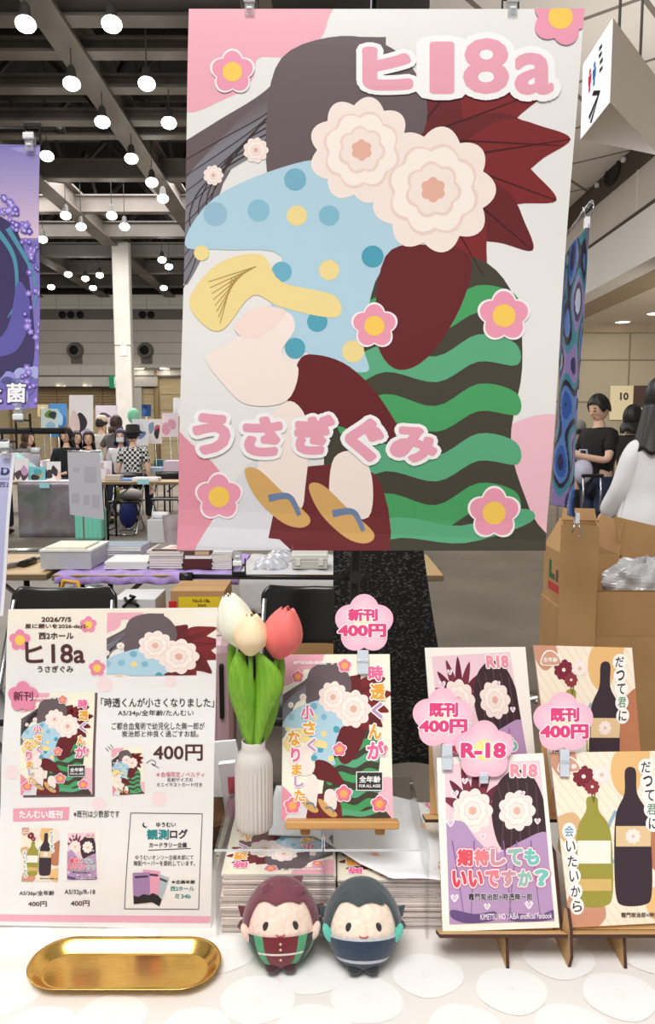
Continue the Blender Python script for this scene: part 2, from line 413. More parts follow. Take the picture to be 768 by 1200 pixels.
b = MB(); b.bb((-8.3, wy + .2, 0), (2, wy + .4, zw(432)), tan); b.bb((-8.3, wy - .5, zw(433.5)), (2, wy + .3, zw(430)), jm)
for k in range(5): b.bb((-8.3, wy + .18, 1 + k * .7), (2, wy + .2, 1.03 + k * .7), lou)
b.tube([(on_y(183, 470, wy).x, wy + .1, 0), (on_y(183, 470, wy).x, wy + .1, zw(436))], .13, lou, n=8)
struct('wall_timber', b)
# right side: panelled ceiling, fascia, soffit, far wall
def tilemat(name, c, joint, scale, rot=45, mort=.012, w=.5, h=.5, off=0.0):
    m = bpy.data.materials.new(name); m.use_nodes = True; nt = m.node_tree; bs = nt.nodes['Principled BSDF']; bs.inputs['Roughness'].default_value = .6
    tc = nt.nodes.new('ShaderNodeTexCoord'); mp = nt.nodes.new('ShaderNodeMapping'); br = nt.nodes.new('ShaderNodeTexBrick')
    mp.inputs['Rotation'].default_value = rot if isinstance(rot, tuple) else (0, 0, rad(rot)); br.offset = off; br.inputs['Color1'].default_value = rgb(c); br.inputs['Color2'].default_value = rgb([x * .96 for x in c]); br.inputs['Mortar'].default_value = rgb(joint)
    br.inputs['Scale'].default_value = scale; br.inputs['Mortar Size'].default_value = mort; br.inputs['Brick Width'].default_value = w; br.inputs['Row Height'].default_value = h
    nt.links.new(tc.outputs['Object'], mp.inputs[0]); nt.links.new(mp.outputs[0], br.inputs['Vector']); nt.links.new(br.outputs[0], bs.inputs['Base Color']); return m
cpan = tilemat('ceiling_panels', (224, 217, 208), (120, 112, 104), .33, rot=40)
b = MB(); b.bb((1.2, 3, 6.2), (5.2, 21, 6.35), cpan); struct('ceiling_right', b)
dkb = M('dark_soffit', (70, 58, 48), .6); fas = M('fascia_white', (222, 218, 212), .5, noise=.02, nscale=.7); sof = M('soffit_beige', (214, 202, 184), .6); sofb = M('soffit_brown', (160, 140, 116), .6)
b = MB()
b.bb((5.2, 3, 5.8), (5.5, 21, 6.3), dkb)
b.bb((5.25, 3, 5.1), (5.5, 21, 5.82), mg); b.bb((5.22, 3, 5.0), (5.5, 21, 5.1), dkb); b.bb((5.2, 3, 4.17), (5.6, 21, 5.02), fas)
for y in (5.5, 8.0, 10.6, 13.2, 15.8): b.bb((5.235, y, 5.1), (5.26, y + .05, 5.82), jm)
struct('wall_right', b)
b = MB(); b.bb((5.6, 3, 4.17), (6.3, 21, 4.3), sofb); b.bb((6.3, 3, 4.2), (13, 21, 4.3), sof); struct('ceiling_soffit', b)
rwall = tilemat('wall_tiles_beige', (176, 164, 140), (126, 112, 90), .5, rot=(rad(90), 0, 0), mort=.012, w=.8, h=.55)
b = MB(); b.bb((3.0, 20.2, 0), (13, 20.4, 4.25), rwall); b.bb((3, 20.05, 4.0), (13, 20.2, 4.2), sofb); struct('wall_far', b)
b = MB(); b.bb((-26, 36, 0), (16, 36.2, 11), deckm); struct('wall_end', b)

# ---------------------------------------------------------------- hall fittings
lampm = M('lamp_glow', (255, 250, 240), emit=11.0); lampbody = M('lamp_body', (60, 58, 56), .5)
LP = [(30, 27), (131, 27), (84, 97), (172, 97), (120, 142), (198, 143), (55, 182), (154, 185), (178, 213), (191, 232), (77, 252), (131, 252), (95, 265), (146, 265), (50, 280), (190, 304), (198, 312), (80, 321), (117, 322), (60, 336), (109, 337), (192, 337), (100, 326)]
lp0 = None
for i, (px, py) in enumerate(LP):
    z = 7.15; yy = min((z - HC) * FOC / (507.5 - py), 31.5); p = on_y(px, py, yy)
    if lp0 is None:
        lp0 = empty('high_bay_lamp', p, 'bright white high-bay lamp hanging under the dark steel ceiling', 'ceiling lamp', 'high-bay lamps under the roof')
        h = MB(); h.lathe([(.03, .26), (.06, .22), (.08, .07), (.125, .0), (.12, -.005), (.05, .05)], (0, 0, 0), lampbody, n=16); h.tube([(0, 0, .28), (0, 0, 3.62)], .01, lampbody, n=5); hs_ = h.build('housing', lp0)
        h = MB(); h.ball((0, 0, -.015), (.135, .135, .10), lampm, n=14, k=8); h.build('lens', hs_)
    else:
        c = copytree(lp0); c.location = p
dl0 = None
for (px, py, yy, zz) in ((730, 377, None, 4.2), (768, 367, None, 4.2), (72, 453, wy - .02, None), (103, 453, wy - .02, None), (163, 432, wy - .3, None), (193, 432, wy - .3, None)):
    p = on_z(px, py, zz) if zz else on_y(px, py, yy)
    n = empty('downlight', p, 'round recessed downlight glowing in the beige soffit at right' if zz else 'small downlight glowing in the far soffit at left', 'ceiling lamp', 'downlights at right' if zz else 'downlights on the far wall')
    r = .18 if zz else .22
    h = MB(); h.lathe([(r + .03, 0), (r + .03, -.015), (r, -.02), (r, 0)], (0, 0, 0), jm, n=20); h.build('trim_ring', n)
    h = MB(); h.lathe([(r, 0), (r, -.012)], (0, 0, 0), M('downlight_glow', (255, 248, 232), emit=6), n=20); h.build('lens', n)
for k, (px, py) in enumerate(((733, 187), (702, 217))):
    p = on_x(px, py, 5.19); h = MB(); h.lathe([(.05, 0), (.05, .06), (.035, .07)], (p.x, p.y, p.z), jm, n=12, rot=Matrix.Rotation(rad(-90), 3, 'Y'))
    T(h.build('spotlight'), ('upper' if k == 0 else 'lower') + ' small round spotlight on the dark strip beside the grey ceiling panels', 'spotlight')
h = MB(); p = on_x(718, 203, 5.19); h.lathe([(.2, 0), (.2, .02), (.17, .03), (.16, .01)], p, bk, n=20, rot=Matrix.Rotation(rad(-90), 3, 'Y'), sy=1.9); T(h.build('ceiling_speaker'), 'black round speaker grille on the dark strip under the grey ceiling', 'speaker')
# exit sign on the pier
p = on_y(134.5, 447.5, wy - .25); e = empty('exit_sign', (p.x, wy - .2, p.z), 'green and white emergency exit sign high beside the far column', 'exit sign')
gm = M('exit_green', (20, 128, 84), .4, emit=.5); wm = M('exit_white', (238, 246, 240), .4, emit=.6)
h = MB(); h.box((0, 0, 0), (.5, .1, .56), gm, bevel=.01); hc_ = h.build('case', e)
h = MB(); h.bb((-.02, -.056, -.22), (.2, -.05, .22), wm)
h.tube([(.12, -.06, .12), (.08, -.06, -.02), (.0, -.06, -.16)], .025, gm, n=5); h.tube([(.08, -.06, -.02), (.16, -.06, -.1), (.14, -.06, -.2)], .022, gm, n=5); h.tube([(.02, -.06, .02), (.11, -.06, .08), (.18, -.06, .0)], .02, gm, n=5); h.ball((.14, -.06, .17), .035, gm, n=8, k=6); h.build('pictogram', hc_)
# hanging toilet sign: a three-sided box lit from inside
A = on_y(719, 21, 6.0); Az = on_y(716, 120, 6.0).z; xA = A.x
e = empty('hanging_sign', (xA, 6.0, Az), 'white box sign with toilet symbols and an arrow hanging from the grey ceiling', 'sign')
pB = V((xA + .02, 6.72)); pC = V((xA + .86, 7.1)); pA = V((xA, 6.0))
b = MB(); b.prism([(pA[0], pA[1], Az), (pB[0], pB[1], Az), (pC[0], pC[1], Az)], (0, 0, A.z - Az), M('sign_box_beige', (232, 220, 204), .5)); b.build('case', e, world=True)
nrm = V((-(pB[1] - pA[1]), (pB[0] - pA[0]), 0)).normalized()
O = V((pA[0], pA[1], Az)); eu = V((pA[0] - pB[0], pA[1] - pB[1], 0)); eu.normalize()   # reading direction: from far edge to near edge
b = MB(); face = M('sign_white', (240, 244, 250), .35, emit=.55)
def sp(u, v, o=.004): return V((pB[0], pB[1], Az)) + eu * (u * .72) + V((0, 0, v * (A.z - Az))) + nrm * o
b.add([sp(0, 0), sp(1, 0), sp(1, 1), sp(0, 1)], [[0, 1, 2, 3]], face)
def sq(pts, c, o=.008): b.add([sp(u, v, o) for u, v in pts], [list(range(len(pts)))], M('sign_ink_%d_%d' % (c[0], c[2]), c, .5))
for u0, c in ((.30, (214, 40, 78)), (.46, (32, 120, 190))):
    sq([(u0 - .05, .58), (u0 + .05, .58), (u0 + .06, .7), (u0 - .06, .7)], c); sq([(u0 - .03, .48), (u0 + .03, .48), (u0 + .03, .58), (u0 - .03, .58)], c)
    sq([(u0 + .035 * math.cos(t * math.pi / 5), .745 + .04 * math.sin(t * math.pi / 5)) for t in range(10)], c)
for u0, v0 in ((.60, .83), (.60, .74), (.64, .64), (.64, .54)): sq([(u0, v0), (u0 + .1, v0), (u0 + .1, v0 + .05), (u0, v0 + .05)], (40, 40, 44))
sq([(.40, .38), (.46, .42), (.70, .30), (.66, .26)], (16, 16, 18)); sq([(.66, .26), (.70, .31), (.42, .02), (.36, .06)], (16, 16, 18)); sq([(.30, .16), (.34, .1), (.66, .26), (.64, .3)], (16, 16, 18))
b.build('sign_face', e, world=True)
b = MB(); b.tube([(xA + .25, 6.55, A.z), (xA + .25, 6.55, 6.2)], .012, steel, n=6); b.tube([(xA + .55, 6.85, A.z), (xA + .55, 6.85, 6.2)], .012, steel, n=6); b.build('hanger_rod', e, world=True)

# ================================================================ OUR BOOTH
TZ = 0.72
def proj(p): d = V(p) - O0; z = d.dot(FW); return (384 + d.dot(RT) / z * FOC, 600 - d.dot(UP) / z * FOC)
white_cl = M('cloth_white', (246, 244, 241), .5); beige_cl = M('cloth_beige', (236, 231, 225), .5)
# table + cloth
woodtop = M('table_wood', (206, 176, 130), .45, c2=(190, 158, 112), nscale=3, stretch=(1, 8, 8)); blackm = M('black_metal', (22, 21, 22), .35); chrome = M('chrome', (200, 200, 202), .2, metal=1.0)
tb = empty('booth_table', (0, .85, 0), 'long folding table of the booth under the white poppy cloth', 'table')
b = MB(); b.bb((-.98, .46, TZ - .035), (.98, 1.205, TZ - .003), woodtop, .003); b.build('tabletop', tb, world=True)
for x in (-.9, .9):
    for y in (.55, 1.12): b = MB(); b.tube([(x, y, TZ - .04), (x, y, .0)], .016, blackm, n=10); b.build('leg', tb, world=True)
b = MB()
def clothz(u, v):
    x = -1 + 2 * u
    s = v * 1.86
    if s < .56: return V((x, .44 + .012 * math.sin(x * 21) * (1 - s / .56), TZ - .56 + s))
    if s < .56 + .78: return V((x, .44 + (s - .56), TZ))
    return V((x, 1.222, TZ - (s - 1.34)))
b.grid(clothz, 60, 93, beige_cl)
poppy = [(26, 1102), (7, 1163), (130, 1192), (46, 1206), (150, 1100), (302, 1171), (430, 1171), (262, 1117), (366, 1141), (502, 1142), (368, 1206), (600, 1160), (655, 1122), (727, 1166), (672, 1206), (762, 1117), (228, 1207), (545, 1204)]
rnd = random.Random(3)
for ip, (px, py) in enumerate(poppy):
    c = on_z(px, py, TZ + .0003 + .00006 * ip); r = .034 + rnd.random() * .005; a = rnd.random() * 3
    b.add([c + V((math.cos(q) * r * (1.1 + .06 * math.sin(2 * q + a)), math.sin(q) * r * (1 + .05 * math.sin(3 * q + a)), 0)) for q in [2 * math.pi * i / 40 for i in range(40)]], [list(range(40))], white_cl)
    for k in range(26):
        q, rr = rnd.random() * 6.28, .009 * math.sqrt(rnd.random()); p = c + V((math.cos(q) * rr, math.sin(q) * rr, .0003))
        b.add([p + V((.0007 * math.cos(t * 1.257), .0007 * math.sin(t * 1.257), 0)) for t in range(5)], [list(range(5))], beige_cl)
for r in range(5):
    for k in range(12):     # the print goes on towards the front edge and under the display
        x = -.95 + k * .17 + (r % 2) * .085; y = .47 + r * .075
        if 0 < proj((x, y, TZ))[1] < 1212: continue
        b.add([V((x + .04 * math.cos(q), y + .036 * math.sin(q), TZ + .0003 + .00002 * (r * 12 + k))) for q in [2 * math.pi * i / 32 for i in range(32)]], [list(range(32))], white_cl)
T(b.build('tablecloth', fixn=False), 'white and beige poppy print cloth spread over the booth table', 'tablecloth')

# ---------------------------------------------------------------- generic printed picture in the colours of the big poster
PK = (236, 172, 186); CH = (104, 90, 94); LB = (178, 210, 226); CRM = (246, 230, 222); BUR = (104, 36, 40); GRN = (92, 170, 128); OLV = (70, 66, 54); YEL = (240, 218, 150)
def blossom(p, x, y, R, L, c1=CRM, c2=(238, 212, 202), c3=(250, 238, 230), c4=(230, 178, 160), ry=1.0):
    def ring(r, n, ph, dep): return [(x + r * (1 - dep + dep * abs(math.cos(n * q / 2))) * math.cos(q + ph), y + ry * r * (1 - dep + dep * abs(math.cos(n * q / 2))) * math.sin(q + ph)) for q in [2 * math.pi * i / 90 for i in range(90)]]
    p.poly(ring(R, 9, 0, .16), c1, L); p.poly(ring(R * .74, 8, .3, .14), c2, L + 1); p.poly(ring(R * .69, 8, .34, .14), c3, L + 2)
    p.poly(ring(R * .45, 7, .1, .16), c2, L + 3); p.poly(ring(R * .40, 7, .14, .16), c1, L + 4); p.poly(ring(R * .2, 6, .5, .2), c4, L + 5)
def picture(p, L, detail=True, flowers=True):
    """abstract still life: ribbons, dotted cloth, discs, leaves and hills (a plain stand-in, poster pixels)"""
    # corners
    p.blob([(190, -20), (392, -20), (386, 20), (372, 52), (335, 68), (303, 70), (296, 95), (268, 115), (205, 124)], PK, L)
    p.blob([(190, 505), (225, 520), (262, 560), (262, 610), (230, 660), (190, 670)], (228, 150, 166), L)
    p.blob([(560, 545), (600, 497), (660, 490), (690, 560), (680, 660), (600, 650)], (240, 190, 202), L)
    # sweeping ribbons
    for i in range(9):
        a = i / 8
        pts = [(452 - 14 * i, 62 + 10 * i), (378 - 16 * i, 66 + 16 * i), (318 - 12 * i, 118 + 15 * i), (262 - 4 * i, 150 + 17 * i), (212, 178 + 19 * i)]
        c = [CH[k] * (1 - .55 * max(0, a - .45)) + LB[k] * .55 * max(0, a - .45) for k in range(3)]
        p.stroke(pts, 34, c, L + 1, 16)
        if detail: p.stroke([(x, y + 12) for x, y in pts], 2.0, (58, 46, 50), L + 2, 1)
    p.blob([(330, 70), (400, 44), (462, 60), (498, 110), (492, 160), (440, 140), (390, 150), (352, 220), (342, 290), (318, 240), (312, 150)], CH, L + 3)
    # right leaf cluster
    for k, (x, y, a, l) in enumerate([(520, 150, -.35, 130), (540, 165, .05, 120), (545, 195, .35, 115), (545, 225, .7, 105), (520, 240, 1.05, 95), (500, 140, -.9, 60), (560, 180, -.15, 110)]):
        e = (x + l * math.cos(a), y + l * math.sin(a)); n = (-math.sin(a), math.cos(a))
        p.blob([(x - 30 * math.cos(a), y - 30 * math.sin(a)), (x + l * .3 * math.cos(a) - n[0] * 34, y + l * .3 * math.sin(a) - n[1] * 34), (x + l * .75 * math.cos(a) - n[0] * 18, y + l * .75 * math.sin(a) - n[1] * 18), e, (x + l * .7 * math.cos(a) + n[0] * 16, y + l * .7 * math.sin(a) + n[1] * 16), (x + l * .3 * math.cos(a) + n[0] * 34, y + l * .3 * math.sin(a) + n[1] * 34)], BUR if k % 2 else (126, 40, 42), L + 1)
        if detail: p.stroke([(x, y), e], 2.4, (66, 22, 26), L + 2, 1)
    # green hill with wavy bands
    p.blob([(418, 330), (470, 300), (560, 302), (604, 350), (612, 430), (598, 520), (622, 600), (645, 660), (420, 664), (380, 560), (398, 440)], OLV, L + 1)
    for k in range(5):
        y = 340 + k * 58
        p.blob([(404 - k * 3, y + 34), (450, y + 6), (510, y + 20), (560, y - 6), (604, y + 4), (606, y + 30), (560, y + 26), (512, y + 50), (452, y + 38), (408, y + 58)], GRN if k % 2 else (74, 160, 98), L + 2)
    p.blob([(420, 620), (470, 606), (540, 616), (612, 596), (622, 612), (545, 636), (470, 630), (425, 642)], GRN, L + 2)
    # dotted cloth
    p.blob([(216, 286), (250, 232), (330, 196), (392, 188), (446, 220), (470, 280), (440, 330), (426, 400), (430, 436), (372, 420), (318, 372), (330, 300), (262, 292)], LB, L + 3)
    for x, y, r, c in ((346, 210, 13, (122, 176, 200)), (303, 246, 13, (140, 190, 212)), (348, 252, 12, YEL), (252, 250, 14, (150, 190, 210)), (386, 252, 12, (130, 186, 206)), (437, 300, 13, (78, 160, 182)), (386, 316, 12, YEL), (330, 318, 12, (110, 176, 200)), (372, 377, 12, (84, 164, 186)), (414, 412, 13, YEL), (346, 408, 12, (84, 164, 186)), (236, 296, 9, YEL)): p.disc(x, y, r, c, L + 4)
    # burgundy panel and band
    p.blob([(452, 300), (500, 286), (552, 300), (540, 360), (500, 420), (462, 432), (440, 390)], BUR, L + 3)
    p.blob([(350, 424), (372, 416), (410, 430), (448, 470), (470, 520), (400, 500), (340, 478)], BUR, L + 4)
    # pale discs
    blossom(p, 424, 176, 62, L + 4); blossom(p, 508, 222, 74, L + 4)
    for x, y, r in ((300, 176, 15), (250, 205, 12)): blossom(p, x, y, r, L + 4)
    # yellow fan
    p.blob([(222, 350), (256, 308), (306, 298), (330, 330), (392, 346), (394, 372), (330, 360), (296, 346), (262, 386), (238, 380)], YEL, L + 5)
    if detail:
        for k in range(8): p.stroke([(300 - k * 4, 312 + k * 2), (244 + k * 2, 330 + k * 7)], 1.5, (176, 146, 80), L + 6, 1)
    # pale pebbles
    p.blob([(242, 420), (262, 406), (330, 366), (346, 384), (330, 414), (350, 432), (336, 470), (290, 474), (262, 450)], CRM, L + 6)
    p.blob([(336, 366), (300, 360), (274, 384), (300, 398)], (244, 222, 212), L + 7)
    # lower stripes and ovals
    p.blob([(330, 570), (350, 548), (440, 556), (448, 664), (322, 664)], (112, 44, 48), L + 3)
    p.blob([(228, 664), (262, 590), (300, 540), (340, 600), (330, 664)], (222, 220, 226), L + 2)
    p.blob([(302, 560), (312, 500), (340, 470), (362, 500), (358, 570), (350, 598), (312, 590)], CRM, L + 5)
    p.blob([(386, 580), (392, 536), (420, 530), (436, 560), (432, 606), (396, 600)], CRM, L + 5)
    for x, y in ((325, 588), (400, 606)):
        pts = [(x - 38, y - 36), (x - 22, y - 38), (x + 8, y - 10), (x + 38, y + 18), (x + 30, y + 30), (x + 6, y + 24), (x - 24, y - 4)]
        p.blob(pts, (214, 170, 104), L + 6); p.stroke([(x - 10, y - 4), (x + 14, y - 6), (x + 26, y + 16)], 9, (112, 132, 166), L + 7, 5)

# ---------------------------------------------------------------- the big poster on its stand
YP = 1.30
PQ = [(222, 12), (684, 12), (639, 645), (208, 644)]
p = Print((0, YP, 0), (0, -1, 0), PQ, .0008, (232, 231, 228), dl=.00014, rough=.34)
picture(p, 1)
for x, y, r in ((273, 86, 27), (439, 382, 28), (591, 370, 32), (257, 582, 29), (579, 601, 32)): p.flower(x, y, r, 10)
p.flower(656, 22, 34, 10, line=None, a0=-math.pi / 2 + .3)
PT = (234, 164, 182)
p.text('ヒ', (424, 57, 484, 108), PT, 14, bold=.075, outline=((.09, (246, 244, 244)),))
for ch, bx in (('1', (503, 51, 532, 112)), ('8', (542, 47, 596, 112)), ('a', (602, 64, 648, 113))): p.text(ch, bx, PT, 14, bold=.032, outline=((.085, (246, 244, 244)),))
for ch, bx, r in zip('うさぎぐみ', ((226, 484, 271, 533), (285, 488, 332, 535), (345, 486, 393, 533), (404, 490, 450, 541), (457, 500, 513, 542)), (0, 0, 0, .05, .1)):
    p.text(ch, bx, PT, 14, bold=.07, outline=((.09, (246, 244, 244)),), rot=r)
def pb(t, u):
    o = .0045 * math.sin(t * 9 + 1)
    if t > .93: o += 1.9 * (t - .93) ** 2
    return o
T(p.done('hanging_poster', bend=pb, cuts=30), 'big glossy poster with pink flowers and lettering hanging above the booth table', 'poster')

clipm = glassy('clear_plastic', (242, 244, 246), .25, haze=.22, rough=.08)
clipw = M('clip_white', (232, 234, 236), .2, coat=.5)
def clip(px, py, y, label, group=None, up=True, sc=1.0):
    """a clear bulldog clip on a black swivel bracket; (px, py) = where its jaw grips the sheet"""
    o = on_y(px, py, y); e = empty('poster_clip', o, label, 'clip', group); s = .0075 * sc * (1 if up else -1); k = .0075 * sc
    b = MB(); b.box((0, -.006, s * 1.0), (k * 2.0, .004, k * 4.2), clipm, bevel=.001); b.box((0, .006, s * 1.0), (k * 2.0, .004, k * 4.2), clipm, bevel=.001); b.box((0, -.008, s * 2.2), (k * 2.6, .006, k * 1.5), clipw, bevel=.002); b.box((0, -.0085, s * .3), (k * 1.2, .003, k * .5), clipw, bevel=.001); b.build('jaw', e)
    b = MB(); b.tube([(-k * 1.0, 0, s * 2.9), (k * 1.0, 0, s * 2.9)], k * .35, chrome, n=8); b.tube([(-k * .8, -.006, s * 2.2), (-k * .9, -.002, s * 3.4), (k * .9, -.002, s * 3.4), (k * .8, -.006, s * 2.2)], .0012, chrome, n=6); b.build('spring', e)
    b = MB()
    for q in (-1, 1): b.box((q * k * 1.75, .012, s * 3.6), (k * .35, .006, k * 4.6), blackm, bevel=.0008)
    b.box((0, .012, s * 5.6), (k * 3.9, .008, k * 1.1), blackm, bevel=.001); b.box((0, .006, s * 3.0), (k * 3.4, .004, k * .4), blackm); b.build('bracket', e)
    return e
clip(293, 14, YP, 'clear clip gripping the top left edge of the big poster')
clip(600, 14, YP, 'clear clip gripping the top right edge of the big poster')
clip(279, 650, YP + .0, 'clear clip under the bottom edge of the big poster above the white tulip', up=False, sc=.85)
e = empty('poster_stand', (on_y(413, 780, 1.345).x, 1.345, 0), 'black telescopic pole stand carrying the big poster', 'poster stand')
ym = 1.345
a = on_y(441, -60, ym); c = on_y(413, 780, ym); dxz = (c - a); ft = c + dxz * (c.z / -dxz.z - .012 / -dxz.z)
b = MB(); b.tube([a, a + dxz * .45], .0065, blackm, n=10); b.tube([a + dxz * .45, ft], .009, blackm, n=10); b.tube([a + dxz * .44, a + dxz * .47], .0125, blackm, n=10); b.build('mast', e, world=True)
b = MB(); b.tube([on_y(205, -14, 1.322), on_y(700, -20, 1.322)], .0065, blackm, n=10); b.tube([on_y(439, -17, 1.315), on_y(439, -17, 1.35)], .01, blackm, n=8); b.build('top_bar', e, world=True)
b = MB(); b.tube([on_y(212, 675.5, 1.322), on_y(434, 677, 1.322)], .0045, blackm, n=10); b.tube([on_y(211, 675.5, 1.322), on_y(226, 675.6, 1.322)], .0075, blackm, n=10); b.tube([on_y(417, 677, 1.31), on_y(417, 677, 1.355)], .012, blackm, n=8); b.build('bottom_bar', e, world=True)
b = MB(); b.lathe([(.14, 0), (.14, .008), (.12, .014), (.012, .02)], (ft.x, ym, 0), blackm, n=32); b.build('base', e, world=True)

# ---------------------------------------------------------------- neighbour's purple poster (left edge)
YN = 1.30
Q = [(-150, 166), (47, 170), (45, 478), (-150, 492)]
p = Print((0, YN, 0), (0, -1, 0), Q, .0008, (150, 140, 196), dl=.00016)
for k in range(26):
    t = k / 25; c = [(112, 106, 172)[i] * (1 - t) + (222, 196, 216)[i] * t for i in range(3)]
    p.rect(-150, 160 + k * 4.6, 60, 164.6 + k * 4.6, c, 1)
p.rect(-150, 282, 60, 500, (128, 116, 190), 1)
p.blob([(-150, 262), (-40, 245), (8, 258), (26, 284), (34, 330), (40, 420), (20, 450), (-60, 440), (-150, 450)], (66, 58, 100), 3)
for pts, w0 in (([(-10, 262), (16, 300), (18, 350), (8, 372)], 7), ([(10, 268), (34, 310), (42, 340), (38, 362)], 6), ([(-40, 280), (-10, 330), (-4, 380), (-20, 420)], 8)): p.stroke(pts, w0, (84, 150, 176), 4, 1)
p.blob([(20, 330), (34, 352), (30, 390), (14, 414), (-20, 416), (8, 384)], (98, 92, 168), 4)
r_ = random.Random(5)
for k in range(70):
    t = r_.random(); x, y = (2 + 38 * t + r_.uniform(-8, 8), 236 + 70 * t * t + r_.uniform(-10, 12)) if k < 40 else (r_.uniform(26, 46), r_.uniform(290, 470))
    p.flower(x, y, r_.uniform(2.5, 5), 5 + k % 3 * 3, petal=(r_.choice([(126, 106, 200), (148, 128, 214), (104, 86, 176)])), mid=(196, 182, 232), line=None, a0=r_.random() * 6)
for k in range(26): p.blob([(x, y) for x, y in [(r0 + 9 * math.cos(q) * (1 + .3 * math.sin(3 * q + k)), s0 + 8 * math.sin(q)) for r0, s0 in [(r_.uniform(-60, 44), r_.uniform(432, 482))] for q in [j * .9 for j in range(7)]]], r_.choice([(150, 148, 216), (118, 112, 186), (170, 172, 226)]), 6)
p.text('菌', (9, 449, 32, 472), (250, 250, 252), 14, bold=.03, outline=((.05, (70, 64, 120)),))
p.text('と', (-16, 454, 4, 472), (250, 250, 252), 14, bold=.03, outline=((.05, (70, 64, 120)),))
T(p.done('hanging_poster', bend=lambda t, u: .004 * math.sin(t * 8) + (2.5 * (t - .95) ** 2 if t > .95 else 0), cuts=16), 'purple lavender poster hanging at the left edge of the photo', 'poster')
clip(36, 173, YN, 'clear clip on the top edge of the purple lavender poster', sc=.95)
clip(23, 478, YN, 'clear clip under the bottom edge of the purple lavender poster', up=False, sc=.95)
e = empty('poster_stand', (on_y(-170, 505, 1.345).x, 1.345, 0), 'black pole stand carrying the purple lavender poster', 'poster stand')
xm = on_y(-170, 505, 1.345).x
b = MB(); b.tube([on_y(-200, 146, 1.322), on_y(74, 153, 1.322)], .003, blackm, n=8); b.tube([on_y(66, 152.7, 1.322), on_y(76, 153, 1.322)], .0055, blackm, n=8); b.tube([(xm, 1.31, on_y(-60, 149.5, 1.322).z), (xm, 1.36, on_y(-60, 149.5, 1.322).z)], .01, blackm); b.build('top_bar', e, world=True)
b = MB(); b.tube([on_y(-200, 505, 1.322), on_y(77, 505, 1.322)], .0055, blackm, n=8); b.tube([(xm, 1.31, on_y(-60, 505, 1.322).z), (xm, 1.36, on_y(-60, 505, 1.322).z)], .012, blackm); b.build('bottom_bar', e, world=True)
b = MB(); b.tube([(xm, 1.345, .01), (xm, 1.345, 2.1)], .009, blackm, n=10); b.build('mast', e, world=True)
b = MB(); b.lathe([(.14, 0), (.14, .008), (.012, .02)], (xm, 1.345, 0), blackm, n=28); b.build('base', e, world=True)
# lilac sheet under it
YL = 1.24
Q = [(-120, 534), (18, 530.5), (3, 722), (-140, 740)]
p = Print((0, YL, 0), (0, -1, 0), Q, .0008, (236, 234, 240), dl=.00016)
p.poly([(-120, 536), (14, 533), (-1, 722), (-140, 738)], (186, 188, 224), 1); p.stroke([(-120, 563), (12, 561)], .8, (120, 122, 170), 2)
p.text('b', (1, 543, 12, 557), (56, 62, 112), 2, bold=.03); p.text('西2', (0, 565, 11, 571), (60, 62, 96), 2, bold=.01)
T(p.done('notice_sheet', bend=lambda t, u: .003 * math.sin(6 * t), cuts=10), 'pale lilac notice sheet hanging below the purple poster at the left edge', 'poster')
e = empty('sheet_stand', (on_y(-30, 527, 1.27).x, 1.27, 0), 'grey metal stand carrying the pale lilac notice sheet', 'poster stand')
xm = on_y(-30, 527, 1.27).x; zb = on_y(0, 527, 1.255).z
b = MB(); b.tube([(xm - .15, 1.255, zb), on_y(38, 528, 1.255)], .0035, chrome, n=8); b.tube([on_y(37, 528, 1.255), on_y(48, 528.5, 1.255)], .0055, M('grey_cap', (190, 190, 192), .3), n=8); b.build('bar', e, world=True)
b = MB(); b.tube([(xm, 1.272, .01), (xm, 1.272, zb + .03)], .006, chrome, n=8); b.tube([(xm, 1.25, zb), (xm, 1.28, zb)], .008, chrome, n=8); b.build('mast', e, world=True)
b = MB(); b.lathe([(.12, 0), (.12, .008), (.01, .02)], (xm, 1.272, 0), chrome, n=28); b.build('base', e, world=True)
clip(8, 532, YL, 'clear clip on the top edge of the pale lilac notice sheet', sc=.9)

# ---------------------------------------------------------------- book covers
def cover_main(p, L, F, flowers=True):
    """cover of the new booklet, in the pixels of the copy on the easel; F maps them to where this copy is"""
    keep = p.T
    base = bilin((216, 12, 662, 648), [(332, 767), (457, 766.5), (461, 960), (330, 962)])
    p.T = (lambda x, y: F(*base(x, y)))
    picture(p, L, detail=False)
    p.T = F; rr = 9
    for x, y, r in ((349, 793, 8), (404, 780, 9), (398, 878, 9), (446, 878, 10), (403, 930, 11), (445, 942, 11), (343, 944, 11)): p.flower(x, y, r, L + 9, petal=(232, 124, 150), mid=(250, 176, 96), lw=.12)
    wt = ((.07, (252, 250, 246)),); a, o, l = (236, 108, 156), (240, 168, 58), (196, 150, 190)
    for ch, bx, c in (('時', (432, 780, 449, 798), a), ('透', (434, 801, 451, 820), o), ('く', (436, 823, 449, 842), l), ('ん', (432, 848, 447, 866), o), ('が', (430, 868, 450, 890), a), ('小', (353, 826, 368, 843), a), ('さ', (355, 845, 370, 861), o), ('く', (360, 865, 371, 881), l), ('な', (338, 856, 352, 874), o), ('り', (341, 876, 352, 893), a), ('ま', (342, 895, 354, 908), o), ('し', (345, 909, 356, 922), l), ('た', (345, 925, 358, 939), o)):
        p.text(ch, bx, c, L + 13, bold=.045, outline=wt)
    p.rect(417.5, 904, 449, 926.5, (250, 248, 246), L + 13); p.rect(418.5, 905, 448, 925.5, (60, 52, 54), L + 14)
    p.text('全年齢', (421, 909, 446, 917), (250, 248, 246), L + 15, bold=.03); p.text('FOR ALL AGES', (421, 919, 446, 922.5), (250, 248, 246), L + 15, bold=.03)
    p.text('竈門炭治郎×時透無一郎', (344, 774.5, 392, 779), (252, 246, 240), L + 13, bold=.03)
    p.T = keep
